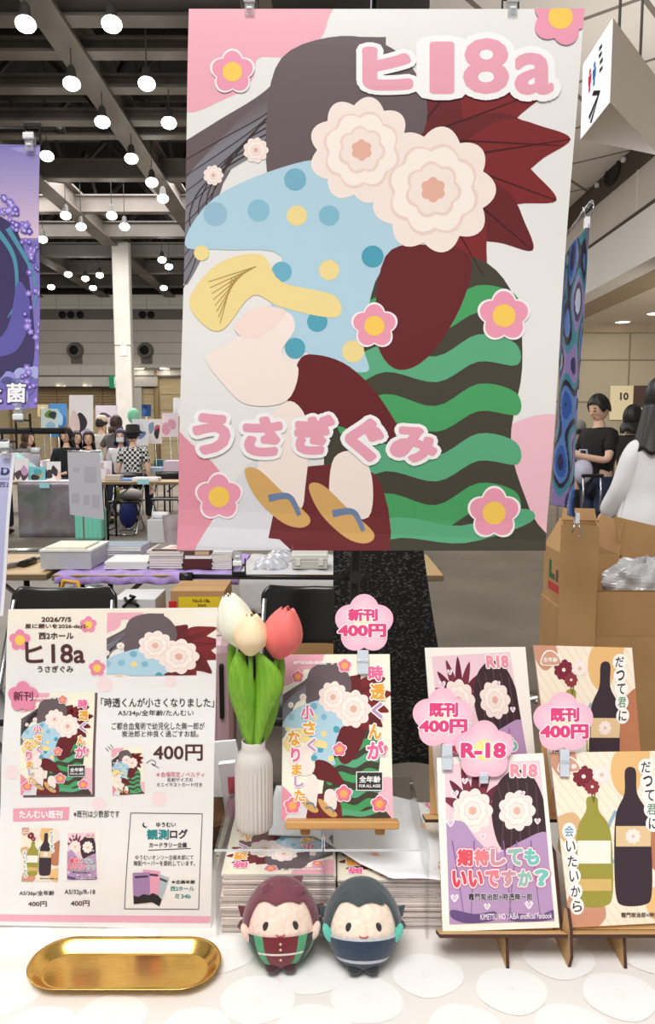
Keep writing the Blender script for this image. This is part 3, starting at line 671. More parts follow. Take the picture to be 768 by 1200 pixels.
ident = lambda x, y: (x, y)
def heart(p, x, y, r, c, L): p.blob([(x, y + r), (x - r * .8, y + .1 * r), (x - r * .9, y - .5 * r), (x - r * .4, y - .8 * r), (x, y - .35 * r), (x + r * .4, y - .8 * r), (x + r * .9, y - .5 * r), (x + r * .8, y + .1 * r)], c, L)
RQ = [(512, 888), (637, 882.5), (656, 1087), (519, 1092)]
def cover_lilac(p, L, F, border=True):
    keep = p.T; p.T = F
    p.poly([(521, 896), (633, 891), (650, 1079), (527, 1083)], (240, 206, 214), L)
    inner = p.quad; p.quad = [F(*q) for q in [(521, 896), (633, 891), (650, 1079), (527, 1083)]]
    for k in range(7):
        q = -2.9 + k * .46; p.blob([(556, 960), (556 + 20 * math.cos(q - .25), 950 + 26 * math.sin(q - .25)), (556 + 38 * math.cos(q), 948 + 52 * math.sin(q)), (556 + 20 * math.cos(q + .25), 950 + 26 * math.sin(q + .25))], (104, 36, 56) if k % 2 else (124, 48, 66), L + 1)
    p.blob([(584, 918), (604, 902), (626, 912), (640, 950), (640, 1000), (612, 1004), (586, 992), (576, 950)], (62, 42, 48), L + 1)
    for k in range(5): p.stroke([(584 + k * 11, 912 + abs(k - 2) * 5), (590 + k * 10, 950), (588 + k * 11, 996)], 1.4, (92, 66, 74), L + 2, k=4)
    blossom(p, 554, 950, 24, L + 2, ry=1.1); blossom(p, 606, 950, 22, L + 3, ry=1.1)
    p.blob([(515, 980), (540, 962), (560, 985), (580, 1000), (612, 985), (640, 975), (652, 1000), (660, 1090), (515, 1095)], (184, 150, 190), L + 5)
    for x0, x1 in ((530, 545), (556, 552), (590, 600), (622, 634), (606, 596)): p.stroke([(x0, 985), ((x0 + x1) / 2, 1030), (x1, 1082)], 1.6, (132, 98, 146), L + 6, .8)
    p.blob([(530, 1066), (556, 1071), (580, 1068), (580, 1078), (550, 1082), (530, 1076)], (104, 80, 130), L + 6); p.blob([(596, 1070), (630, 1072), (650, 1066), (650, 1076), (620, 1081), (598, 1078)], (104, 80, 130), L + 6)
    for x, y, r in ((533, 930, 5), (528, 964, 5), (622, 1000, 5), (545, 915, 4), (612, 930, 4), (533, 1052, 5), (571, 1062, 4), (620, 1060, 5), (630, 962, 4), (566, 980, 4)): heart(p, x, y, r, (252, 246, 248), L + 7); heart(p, x, y, r * .65, (226, 190, 208), L + 8)
    p.quad = inner
    wt = ((.06, (252, 250, 248)),); cs = [(226, 84, 96), (230, 130, 140), (206, 150, 160), (150, 190, 180), (120, 196, 186)]
    p.text('R18', (598, 895, 630, 911), (238, 150, 166), L + 9, bold=.06, outline=wt)
    for i, ch in enumerate('期待しても'): p.text(ch, (536 + i * 19.5, 995 - i * .3, 554 + i * 19.5, 1015 - i * .3), cs[i], L + 9, bold=.06, outline=((.07, (250, 226, 230)), (.11, (206, 110, 140))))
    for i, ch in enumerate('いいですか？'): p.text(ch, (530 + i * 19.2, 1020 - i * .3, 547 + i * 19.2, 1040 - i * .3), ([(222, 70, 88)] + cs)[i], L + 9, bold=.06, outline=((.07, (250, 226, 230)), (.11, (206, 110, 140))))
    p.text('竈門炭治郎×時透無一郎', (549, 1046.5, 624, 1055), (70, 54, 70), L + 9, bold=.03, outline=((.05, (240, 232, 240)),))
    p.text('KIMETSU NO YAIBA unofficial Fanbook', (563, 1070, 647, 1077), (250, 240, 248), L + 9, bold=.01, rot=-.02)
    p.T = keep
BQ = [(645, 882), (772, 880), (808, 1080), (668.6, 1087)]
def cover_tan(p, L, F):
    keep = p.T; p.T = F
    p.poly([(645, 882), (772, 880), (808, 1080), (668.6, 1087)], (246, 233, 212), L)
    for k in range(26): p.stroke([(640 + k * 11 - 120, 880), (640 + k * 11 + 40, 1095)], 1.0, (238, 216, 190), L + 1, k=1)
    p.blob([(640, 878), (668, 876), (676, 892), (664, 910), (652, 906)], (206, 150, 122), L + 2)
    p.blob([(726, 878), (760, 878), (756, 905), (740, 935), (722, 925), (716, 900)], (232, 186, 124), L + 2)
    p.blob([(770, 940), (800, 930), (800, 1010), (768, 1020), (752, 985)], (188, 122, 88), L + 2)
    p.blob([(650, 962), (672, 952), (684, 970), (680, 990), (660, 985)], (222, 180, 134), L + 2)
    p.blob([(664, 1062), (672, 1040), (690, 1032), (704, 1048), (710, 1075), (690, 1092), (664, 1090)], (206, 150, 122), L + 2)
    p.blob([(756, 1050), (786, 1032), (810, 1050), (806, 1085), (770, 1080)], (236, 190, 130), L + 2)
    # abstract columns in the colours of the print
    p.blob([(688, 935), (700, 935), (702, 950), (714, 968), (718, 1000), (718, 1050), (708, 1062), (684, 1062), (676, 1050), (674, 1000), (678, 968), (687, 950)], (158, 150, 64), L + 3)
    p.rect(677, 985, 716, 1012, (240, 236, 224), L + 4); p.rect(677, 1030, 717, 1044, (214, 180, 110), L + 4)
    p.stroke([(696, 940), (690, 918), (682, 906)], 1.6, (110, 104, 50), L + 4); p.stroke([(696, 940), (700, 916), (706, 904)], 1.6, (110, 104, 50), L + 4)
    blossom(p, 684, 910, 13, L + 5, (122, 38, 52), (150, 60, 70), (122, 38, 52), CRM); blossom(p, 705, 908, 11, L + 5); blossom(p, 694, 922, 9, L + 5, (150, 60, 66), (122, 38, 52), (150, 60, 66), CRM)
    p.blob([(733, 902), (745, 902), (747, 930), (760, 955), (764, 1000), (764, 1048), (756, 1060), (730, 1061), (722, 1048), (720, 1000), (722, 955), (732, 930)], (60, 46, 54), L + 3)
    p.rect(722, 968, 763, 992, (226, 196, 150), L + 4); blossom(p, 742, 980, 9, L + 5)
    p.stroke([(722, 950), (712, 975), (716, 1005), (722, 1010)], 4, (150, 176, 196), L + 2)
    p.blob([(654, 898), (660, 888), (670, 887), (678, 894), (680, 904), (656, 905)], (250, 244, 238), L + 5); p.blob([(655.5, 898), (661, 889.5), (669.5, 888.5), (677, 895), (678.5, 903), (657.5, 904)], (212, 160, 134), L + 6)
    p.text('全年齢', (657, 895, 676, 901), (250, 244, 238), L + 7, bold=.02)
    for i, (ch, c) in enumerate(zip('だって君に', ((60, 46, 50), (60, 46, 50), (60, 46, 50), (110, 150, 120), (60, 46, 50)))):
        x, y = 757 + i * 2.2, 899 + i * 16.5; p.disc(x, y, 9, (250, 246, 240), L + 7, ry=10); p.text(ch, (x - 5.5, y - 6.5, x + 5.5, y + 6.5), c, L + 8, bold=.015)
    for i, (ch, c) in enumerate(zip('会いたいから', ((110, 150, 190), (60, 46, 50), (60, 46, 50), (60, 46, 50), (60, 46, 50), (60, 46, 50)))):
        x, y = 667 + i * 1.9, 974 + i * 17.6; p.disc(x, y, 8, (250, 246, 240), L + 7, ry=10); p.text(ch, (x - 5.5, y - 6.5, x + 5.5, y + 6.5), c, L + 8, bold=.015)
    p.text('竈門炭治郎×時透無一郎', (728, 1069, 790, 1075), (90, 70, 66), L + 7, bold=.02)
    p.T = keep
def lean_n(deg): a = rad(deg); return V((0, -math.cos(a), math.sin(a)))

# ---------------------------------------------------------------- A3 notice on the left
FQ = [(10, 714), (255, 712), (247, 1090), (-6, 1085)]
FB = on_z(123, 1088, TZ + .0015); fn = lean_n(8)
p = Print(FB, fn, FQ, .0006, (238, 235, 233), dl=.00012, rough=.55)
BR = (84, 48, 46); TX = (62, 52, 54); F = lambda x, y: (x, y)
for k in range(12):
    t = k / 11; p.poly([(9, 715 + k * 6.4), (254, 713 + k * 6.4), (254, 719.4 + k * 6.4), (8, 721.4 + k * 6.4)], [(242, 232, 214)[i] * (1 - t) + (238, 235, 233)[i] * t for i in range(3)], 1)
p.text('2026/7/5', (49, 723, 84, 728.5), BR, 6, bold=.03); p.text('星に願いを2026-day2-', (30, 731, 104, 737), BR, 6, bold=.025)
p.text('西2ホール', (46, 741, 87, 749), BR, 6, bold=.03); p.text('ヒ18a', (30, 752, 100, 777), BR, 6, bold=.02); p.text('うさぎぐみ', (44, 780, 86, 788), TX, 6, bold=.02)
for x, y, r in ((24, 750, 14), (104, 732, 11), (114, 783, 11)): p.flower(x, y, r, 3, petal=(232, 140, 166), line=(246, 226, 232))
pq = p.quad; p.quad = [(126, 718), (254, 717), (253, 791), (125, 792)]; p.T = bilin((250, 40, 640, 300), [(126, 718), (254, 717), (253, 791), (125, 792)]); picture(p, 3, detail=True); p.T = None; p.quad = pq
p.flower(27, 816, 18, 16, petal=(230, 140, 170), mid=None, line=None); p.text('新刊', (16, 810, 39, 821), (112, 50, 66), 20, bold=.02)
p.poly([(27, 815), (114, 812), (111, 934), (27, 935)], (104, 84, 86), 2); sub = [(25, 813), (111, 811), (108, 931), (24, 932)]
p.poly(sub, (246, 240, 220), 3); p.quad = sub; cover_main(p, 4, bilin((330, 767, 461, 962), sub)); p.quad = pq
p.text('「時透くんが小さくなりました」', (118, 818, 251, 829), TX, 4, bold=.015); p.text('A5/34p/全年齢/たんむい', (138, 832, 227, 840), TX, 4, bold=.01)
p.text('ご都合血鬼術で幼児化した無一郎が', (131, 846.5, 240, 855), TX, 4, bold=.008); p.text('炭治郎と仲良く過ごすお話。', (143, 856, 233, 863.5), TX, 4, bold=.008)
sub = [(131, 877), (168, 874), (170, 930), (132, 932)]; p.poly(sub, (246, 240, 220), 3); p.quad = sub; p.T = bilin((216, 12, 662, 648), sub); picture(p, 4, detail=False); p.T = None; p.quad = pq
p.text('400円', (180, 872, 238, 891), BR, 4, bold=.02); p.text('★会場限定ノベルティ', (183, 904, 240, 910.5), (214, 130, 146), 4, bold=.008); p.text('名刺サイズの', (196, 911, 226, 916), TX, 4, bold=.008); p.text('ミニイラストカード付き', (184, 917, 237, 922), TX, 4, bold=.008)
for a0 in (0, 1, 2): p.stroke([(124 + a0 * 3, 876 - a0 * 2), (128 + a0 * 2.5, 880 - a0 * 2)], .7, TX, 4, k=1)
p.stroke([(172, 894), (178, 890), (183, 893), (181, 897), (178, 894), (187, 900)], .7, TX, 4, k=3)
for x, y, r in ((122, 802, 9), (116, 943, 8), (186, 936, 9), (14, 905, 8), (200, 798, 7)): p.disc(x, y, r, (244, 222, 222), 3)
p.poly([(15, 948), (81, 946), (80, 961), (15, 963)], (234, 160, 176), 4); p.text('たんむい既刊', (22, 950, 73, 959.5), (252, 246, 246), 5, bold=.03); p.text('※既刊は少数部です', (86, 950, 140, 958.5), TX, 4, bold=.01)
sub = [(26, 970), (71, 971), (68, 1033), (22, 1032)]; p.quad = sub; cover_tan(p, 4, bilin((650, 881, 790, 1086), sub)); p.quad = pq
sub = [(77, 973), (118, 974), (116, 1033), (75, 1032)]; p.poly(sub, (244, 238, 230), 3); p.quad = sub; cover_lilac(p, 4, bilin((512, 885, 656, 1090), sub)); p.quad = pq
p.text('A5/36p/全年齢', (23, 1043, 64, 1050), TX, 4, bold=.015); p.text('A5/32p/R-18', (76, 1042, 112, 1049), TX, 4, bold=.015); p.text('400円', (33, 1056, 55, 1062.5), BR, 4, bold=.02); p.text('400円', (83, 1055, 105, 1062), BR, 4, bold=.02)
p.poly([(-6, 1072), (247, 1074), (246, 1082), (-6, 1080)], (236, 172, 186), 3)
for a_, b_ in (((153, 953), (237, 954)), ((237, 954), (233, 1065.5)), ((233, 1065.5), (146, 1065)), ((146, 1065), (153, 953))): p.stroke([a_, b_], .9, (88, 84, 92), 4, k=1)
TE = (44, 138, 142)
p.text('ゆうむい', (183, 964, 206, 969.5), TX, 4, bold=.03); p.text('観測', (172, 972, 198, 984), TE, 4, bold=.035); p.text('ログ', (199, 972, 220, 983), TX, 4, bold=.035); p.text('カードラリー企画', (175, 987, 219, 993), TX, 4, bold=.03)
p.stroke([(174, 996), (224, 994)], .8, TX, 4, k=1); p.text('ゆうむいオンリー企画本部にて', (159, 1001.5, 227, 1007), TX, 4, bold=.008); p.text('無配ペーパーを委託しています。', (157, 1008, 229, 1014), TX, 4, bold=.008)
p.disc(170, 967, 3.2, TX, 4); p.disc(171.5, 966, 2.9, (238, 235, 233), 5)
for q, c in (([(188, 1024), (199, 1028), (187, 1062), (177, 1056)], (176, 190, 196)), ([(168, 1018), (188, 1020), (186, 1058), (170, 1056)], (228, 160, 186)), ([(156, 1022), (176, 1021), (176, 1057), (157, 1059)], (162, 128, 176))):
    L0 = 4 if c[0] == 176 else (6 if c[0] == 228 else 8); p.poly(q, c, L0); Tb = bilin((0, 0, 1, 1), q); p.poly([Tb(0, .72), Tb(.3, .78), Tb(.6, .7), Tb(1, .76), Tb(1, 1), Tb(0, 1)], (40, 36, 42), L0 + 1); p.poly([Tb(.12, .1), Tb(.9, .1), Tb(.9, .17), Tb(.12, .17)], (70, 60, 76), L0 + 1)
p.text('★企画本部', (201, 1030.5, 229, 1035), TX, 4, bold=.03); p.text('西2ホール', (200, 1038, 228, 1043.5), TE, 4, bold=.02); p.text('ミ34b', (205, 1047, 224, 1052.5), TE, 4, bold=.02)
nt_ = empty('notice_poster', (FB.x, FB.y, TZ), 'large white paper price notice leaning at the left end of the booth table', 'notice')
p.done('sheet', nt_, bend=lambda t, u: .0016 * math.sin(t * 17), cuts=24)
b = MB(); zt = on_p(123, 740, FB, fn)
b.prism([V((FB.x - .01, FB.y + .004, TZ + .0005)), V((FB.x - .01, FB.y + .14, TZ + .0005)), V((FB.x - .01, zt.y + .012, zt.z)), V((FB.x - .01, zt.y + .0035, zt.z))], (.003, 0, 0), clipm); b.build('support', nt_, world=True)

# ---------------------------------------------------------------- stacks of booklets under a pair of clear risers
pages = M('page_edges', (232, 228, 221), .8); coverp = M('cover_cream', (240, 226, 216), .5); coverk = M('cover_pink', (206, 190, 186), .6)
def booklet_mb():
    b = MB(); b.box((0, 0, .00155), (.146, .208, .0023), pages); b.box((0, 0, .0029), (.148, .21, .0003), coverp); b.box((0, 0, .00015), (.148, .21, .0003), coverk); b.box((0, .1049, .0015), (.148, .0003, .0030), coverp); return b
def stack(cx, cy, z0, n, seed, label, group, top=None):
    r = random.Random(seed); o0 = None; z = z0; off = 0
    for i in range(n):
        if i in (9, 17): off = r.uniform(-.003, .003)
        if o0 is None: o0 = T(booklet_mb().build('booklet'), label, 'booklet', group); o = o0
        else: o = o0.copy(); C.objects.link(o)
        o.location = (cx + off + r.uniform(-.0012, .0012), cy + r.uniform(-.0015, .0015), z); o.rotation_euler = (0, 0, r.uniform(-.006, .006)); z += .00308
    return z
yF = .932
zl = stack(-.066, yF + .105, TZ + .0003, 26, 1, 'cream booklet lying in the left pile under the clear risers', 'booklets in the left pile')
zr = stack(.088, yF + .112, TZ + .0003, 22, 2, 'cream booklet lying in the right pile under the clear risers', 'booklets in the right pile')
def topbook(cx, z, label, y0=yF):
    cs = [V((cx + .074, y0, z + .003)), V((cx - .074, y0, z + .003)), V((cx - .074, y0 + .21, z + .003)), V((cx + .074, y0 + .21, z + .003))]   # upside down: its top edge is at the front
    p = Print(cs[0], (0, 0, 1), [proj(q) for q in cs], .0028, (244, 236, 216), edge=(226, 220, 212), dl=.00008)
    cover_main(p, 1, bilin((330, 767, 461, 962), p.quad)); T(p.done('booklet'), label, 'booklet')
topbook(-.066, zl + .0002, 'booklet lying face up on top of the left pile, in front of the vase')
topbook(.088, zr + .0002, 'booklet lying face up on top of the right pile, under the white sheet', yF + .006)
ZR = TZ + .125
for k, (xa, xb) in enumerate(((-.122, -.0065), (-.0045, .112))):
    e = empty('acrylic_riser', ((xa + xb) / 2, 1.03, TZ), ('left clear acrylic riser carrying the vase and half the easel', 'right clear acrylic riser standing beside it under the easel')[k], 'display riser')
    ac = glassy('acrylic', (252, 253, 253), .15, haze=.0)
    edgem = glassy('acrylic_edge', (235, 240, 242), .4, haze=.55); E = .0025; xa2, xb2 = (xa - .024, xb + .0) if k == 0 else (xa, xb + .02)
    b = MB(); b.bb((xa2, yF - .012, ZR - E), (xb2, 1.13, ZR), ac); b.bb((xa2, yF - .0135, ZR - E), (xb2, yF - .012, ZR), edgem); b.bb((xa2 if k else xb2 - .001, yF - .012, ZR - .0002), (xa2 + .001 if k else xb2, 1.13, ZR + .0006), edgem); b.build('top_plate', e, world=True)
    for q in (0, 1):
        b = MB(); b.bb(((xa2 if q == 0 else xb2 - E), yF - .012, TZ + .0005), ((xa2 + E if q == 0 else xb2), 1.13, ZR - E), ac)
        b.build('side_panel', e, world=True)
# white sheet lying over the piles
def sheet(u, v):
    x = -.085 + .26 * u; f = 1.02 - .09 * min(1, max(0, (u - .25) / .4)); y = f + (1.19 - f) * v
    zz = zl + .006 + (zr - zl) * min(1, max(0, (u - .3) / .2)) + .004 * math.sin(x * 40 + y * 15) * (v + .2) + .0035 * math.sin(y * 60 + x * 20)
    if u > .72: zz -= (u - .72) ** 2 * .10
    if y > 1.15: zz -= (y - 1.15) * .4
    return V((x, y, zz + .002))
b = MB(); b.grid(sheet, 36, 24, M('white_fabric', (252, 252, 254), .7)); T(b.build('white_sheet', solid=.0012), 'crumpled white sheet lying over the booklet piles under the clear risers', 'cloth')

# ---------------------------------------------------------------- booklet on the wooden easel
CQ = [(332, 767), (457, 766.5), (461, 959), (330, 962)]
cb = on_z(395, 961, ZR + .014); cn = lean_n(19); cu = V((0, math.sin(rad(19)), math.cos(rad(19))))
p = Print(cb, cn, CQ, .004, (246, 241, 222), edge=(230, 224, 216), dl=.00012)
cover_main(p, 1, ident); T(p.done('booklet'), 'cream and pink booklet shown on the small wooden easel', 'booklet')
pine = M('pine', (206, 156, 92), .5, c2=(188, 136, 74), nscale=6, stretch=(1, 12, 12))
e = empty('easel', (cb.x, cb.y, ZR), 'small pine table easel holding the shown booklet', 'easel')
ea, eb = on_p(335, 962, cb + cn * .012, cn), on_p(467, 962, cb + cn * .012, cn)
R19 = Matrix.Rotation(rad(-19), 3, 'X')
b = MB(); mid = (ea + eb) / 2; b.box(mid - cu * .0035 + cn * .001, ((eb - ea).length, .026, .0105), pine, rot=R19, bevel=.002); b.build('ledge', e, world=True)
for px in (358, 445):
    q = on_p(px, 966, cb, cn); b = MB(); t = q + cu * .18 - cn * .016; bt = V((q.x, q.y - .012, ZR + .0005))
    b.add([], [], pine)
    lower = (bt - t); 
    for sgn in (0,): b.tube([t, q - cn * .016, V((q.x, q.y + .006, ZR + .001))], .0062, pine, n=8)
    b.box(q - cu * .0045 + cn * .0045 , (.0135, .011, .016), pine, rot=R19, bevel=.003)
    b.build('front_leg', e, world=True)
b = MB(); q = on_p(400, 800, cb, cn) - cn * .02; b.tube([q, V((q.x, q.y + .062, ZR + .002))], .006, pine, n=8); b.build('rear_leg', e, world=True)
b = MB(); b.tube([on_p(352, 815, cb, cn) - cn * .018, on_p(450, 815, cb, cn) - cn * .018], .005, pine, n=8); b.build('crossbar', e, world=True)

# ---------------------------------------------------------------- flower-shaped price tags
def tag_(cx, cy, r, O, n, label, lines, stem, ry=1.0):
    e = empty('price_tag', on_p(cx, cy, O, n), label, 'price tag')
    p = Print(O, n, [(cx - 60, cy - 60), (cx + 60, cy - 60), (cx + 60, cy + 60), (cx - 60, cy + 60)], .001, (246, 190, 210), dl=.0001, sheet=False)
    out = [(cx + r * (.80 + .20 * abs(math.cos(2.5 * q))) * math.cos(q - math.pi / 2), cy + r * ry * (.80 + .20 * abs(math.cos(2.5 * q))) * math.sin(q - math.pi / 2)) for q in [2 * math.pi * i / 80 for i in range(80)]]
    pf = [p.P(x, y, 0) for x, y in out]; p.prism(pf, -p.n * .0012, ink((246, 188, 208)))
    for k in range(6): p.poly([(cx + (x - cx) * (.97 - k * .1), cy + (y - cy) * (.97 - k * .1)) for x, y in out], [(246, 190, 210)[i] * (1 - k / 6) + (250, 216, 226)[i] * k / 6 for i in range(3)], 1 + k)
    p.disc(cx, cy, r * .36, (250, 232, 150) if len(lines) == 1 else (250, 232, 196), 8)
    for body, bx in lines: p.text(body, bx, (226, 72, 128), 10, bold=.055, outline=((.055, (254, 250, 252)),))
    p.done('card', e)
    if stem:
        (xa, ya, xb, yb) = stem; b = MB(); m = M('clip_frost', (206, 214, 224), .3)
        a1, a2 = on_p((xa + xb) / 2, ya, O - n * .001, n), on_p((xa + xb) / 2, yb, O - n * .001, n); wd = (xb - xa) * (a1 - O0).dot(FW) / FOC; ax = (a1 - a2).normalized(); R = Matrix((V((1, 0, 0)), n.cross(ax) if False else ax.cross(V((1, 0, 0))), ax)).transposed()
        b.box((a1 + a2) / 2 + n * .0022, (wd, .0025, (a1 - a2).length), m, rot=R, bevel=.0008); b.box((a1 * .55 + a2 * .45) + n * .0042, (wd * 1.1, .003, .004), clipm, rot=R, bevel=.001); b.box((a1 * .75 + a2 * .25) - n * .004, (wd, .002, (a1 - a2).length * .5), clipm, rot=R, bevel=.0008)
        b.build('clip', e, world=True)
tag_(427, 731, 35, cb + cn * .003, cn, 'pink flower price tag for the new booklet, clipped on top of the easel booklet', (('新刊', (408, 713, 443, 728)), ('400円', (396, 731, 453, 747))), (419, 762, 432, 790))

# ---------------------------------------------------------------- two-tier MDF stands with four booklets
mdf = M('mdf', (206, 166, 112), .6, noise=.05, nscale=20); burnt = M('mdf_burnt_edge', (70, 38, 28), .7)
def at_depth(px, py, zax): return O0 + ray(px, py) * zax
l1, l2 = 27, 16
rb = at_depth(588, 1090, .95); n1 = lean_n(l1); n2 = lean_n(l2); u1 = V((0, math.sin(rad(l1)), math.cos(rad(l1)))); u2 = V((0, math.sin(rad(l2)), math.cos(rad(l2))))
rt_ = at_depth(573, 955, 1.085)
RU = [(498, 759), (616, 758), (633.5, 952), (513, 955)]; BU = [(625.5, 756), (741, 759), (757, 953), (651, 955)]
def book(quad, O, n, base, art, label, thick=.004):
    p = Print(O, n, quad, thick, base, edge=(232, 224, 214), dl=.00012); art(p, 1); return T(p.done('booklet'), label, 'booklet')
book(RQ, rb, n1, (247, 242, 232), lambda p, L: cover_lilac(p, L, ident), 'lilac and pink booklet on the lower tier of the wooden stand')
book(RU, rt_, n2, (247, 242, 232), lambda p, L: cover_lilac(p, L, bilin((512, 885, 656, 1090), RU)), 'lilac and pink booklet on the upper tier, half behind two pink tags')
tb1 = rb.copy(); tb2 = rt_.copy()
def bil2(dst): # from the front tan cover's corners to another quad
    x0, y0 = 645, 882
    def f(x, y):
        v = (y - 881) / 204.0; lx = 645 + 23.6 * v; rx = 772 + 36 * v; u = (x - lx) / (rx - lx); a, b_, c, d = dst
        X = (a[0] * (1 - u) + b_[0] * u) * (1 - v) + (d[0] * (1 - u) + c[0] * u) * v; Y = (a[1] * (1 - u) + b_[1] * u) * (1 - v) + (d[1] * (1 - u) + c[1] * u) * v; return (X, Y)
    return f
book(BQ, rb, n1, (246, 233, 212), lambda p, L: cover_tan(p, L, ident), 'cream and tan booklet on the lower tier at the right edge')
book(BU, rt_, n2, (246, 233, 212), lambda p, L: cover_tan(p, L, bil2(BU)), 'cream and tan booklet on the upper tier at the right edge')
def stand(xa, xb, fins, label):
    e = empty('display_stand', ((xa + xb) / 2, rb.y + .1, TZ), label, 'display stand')
    R1 = Matrix.Rotation(rad(-l1), 3, 'X'); R2 = Matrix.Rotation(rad(-l2), 3, 'X'); w_ = xb - xa; xc = (xa + xb) / 2
    b1 = V((xc, rb.y, rb.z)) - n1 * .007; b2 = V((xc, rt_.y, rt_.z)) - n2 * .007
    for bb_, n_, u_, R_, h_ in ((b1, n1, u1, R1, .17), (b2, n2, u2, R2, .15)):
        b = MB(); b.box(bb_ + u_ * (h_ / 2), (w_ * .86, .004, h_), mdf, rot=R_); b.build('back_panel', e, world=True)
        b = MB(); b.box(bb_ + n_ * .012 - u_ * .0035, (w_, .034, .0042), burnt, rot=R_, bevel=.0004); b.box(bb_ + n_ * .012 - u_ * .0013, (w_ - .001, .0335, .0008), mdf, rot=R_); b.build('ledge', e, world=True)
    for fx, lip in fins:
        y1, z1 = b1.y, b1.z
        f1 = b1 + n1 * .024 - u1 * .006; pts = [(f1.y - .006, TZ + .0006), (f1.y + .002, f1.z - .002)] if not lip else [(f1.y - .004, TZ + .0006), (f1.y - .012, TZ + .02), (f1.y - .006, f1.z + .016), (f1.y + .006, f1.z + .034), (f1.y + .016, f1.z + .03)]
        a1 = b1 - n1 * .003 - u1 * .006; pts += [(a1.y, a1.z)]
        k1 = b1 - n1 * .004 + u1 * .09; k2 = b2 + n2 * .02 - u2 * .007; k3 = b2 - n2 * .003 - u2 * .007; k4 = b2 - n2 * .004 + u2 * .12
        pts += [(k1.y, k1.z), (k2.y, k2.z), (k3.y, k3.z), (k4.y, k4.z), (k4.y + .012, k4.z), (k4.y + .06, TZ + .0006)]
        b = MB(); b.prism([(fx - .002, y, z) for y, z in pts], (.004, 0, 0), mdf)
        b.m[:] = [0 if i < 2 else b.mi(burnt) for i in range(len(b.m))]
        b.build('fin', e, world=True, fixn=True)
x1 = at_depth(513, 1090, .945).x; x2 = at_depth(661, 1090, .945).x
stand(x1, x2, ((at_depth(592, 1100, .945).x, False),), 'two-tier wooden stand holding the lilac and pink booklets')
x3 = at_depth(669, 1088, .945).x
stand(x3 - .003, x3 + .165, ((at_depth(663.5, 1080, .945).x, True), (at_depth(728, 1090, .945).x, False)), 'two-tier wooden stand holding the cream and tan booklets')
# tags on the stands: the clips grip the top of the front booklets
def off(px, py, Z): return at_depth(px, py, Z)
tO = on_p(524, 890, rb, n1) + n1 * .006
nt2 = lean_n(20)
tag_(519, 842, 36, tO, nt2, 'pink flower price tag clipped on the lower lilac booklet', (('既刊', (503, 823, 537, 840.5)), ('400円', (491, 842.5, 548, 859.5))), (518, 872, 530, 902))
tag_(568, 879, 35, on_p(568, 890, rb, n1) + n1 * .010, nt2, 'pink flower age tag with a yellow middle on the lower lilac booklet', (('R-18', (540, 870, 593, 888.5)),), (562, 905, 572, 918))
tag_(660.5, 847, 36, on_p(662, 890, rb, n1) + n1 * .006, nt2, 'pink flower price tag clipped on the lower cream and tan booklet', (('既刊', (645, 829, 679, 846)), ('400円', (633, 848.5, 690, 866))), (656, 878, 667, 910))

# ---------------------------------------------------------------- gold tray
gold = M('brushed_gold', (222, 178, 96), .2, metal=1.0, noise=.06, nscale=60, stretch=(1, 14, 14))
tc_ = on_z(147, 1139, TZ)
def stad(L, R, z, n=24): return [V((tc_.x + L + R * math.cos(q), tc_.y + R * math.sin(q), z)) for q in [-math.pi / 2 + math.pi * i / n for i in range(n + 1)]] + [V((tc_.x - L + R * math.cos(q), tc_.y + R * math.sin(q), z)) for q in [math.pi / 2 + math.pi * i / n for i in range(n + 1)]]
hw = (on_z(260, 1139, TZ).x - on_z(36, 1139, TZ).x) / 2; hd = (on_z(147, 1104, TZ + .012).y - on_z(147, 1173, TZ + .006).y) / 2
Ls = hw - hd; b = MB(); rings = [stad(Ls, hd - .019, TZ + .0012), stad(Ls, hd - .0165, TZ + .0014), stad(Ls, hd - .0155, TZ + .002), stad(Ls, hd - .009, TZ + .007), stad(Ls, hd - .003, TZ + .0125), stad(Ls, hd, TZ + .0138), stad(Ls, hd + .0004, TZ + .013), stad(Ls, hd - .0025, TZ + .0115), stad(Ls, hd - .009, TZ + .006), stad(Ls, hd - .0155, TZ + .0006)]
n = len(rings[0]); vs = [q for r in rings for q in r]
b.add(vs, [[i * n + k, i * n + (k + 1) % n, (i + 1) * n + (k + 1) % n, (i + 1) * n + k] for i in range(len(rings) - 1) for k in range(n)], gold, True)
b.add(rings[0], [list(range(n))], gold); b.add(rings[-1], [list(range(n))[::-1]], gold)
T(b.build('coin_tray'), 'oval brushed gold metal tray lying at the front left of the table', 'tray')

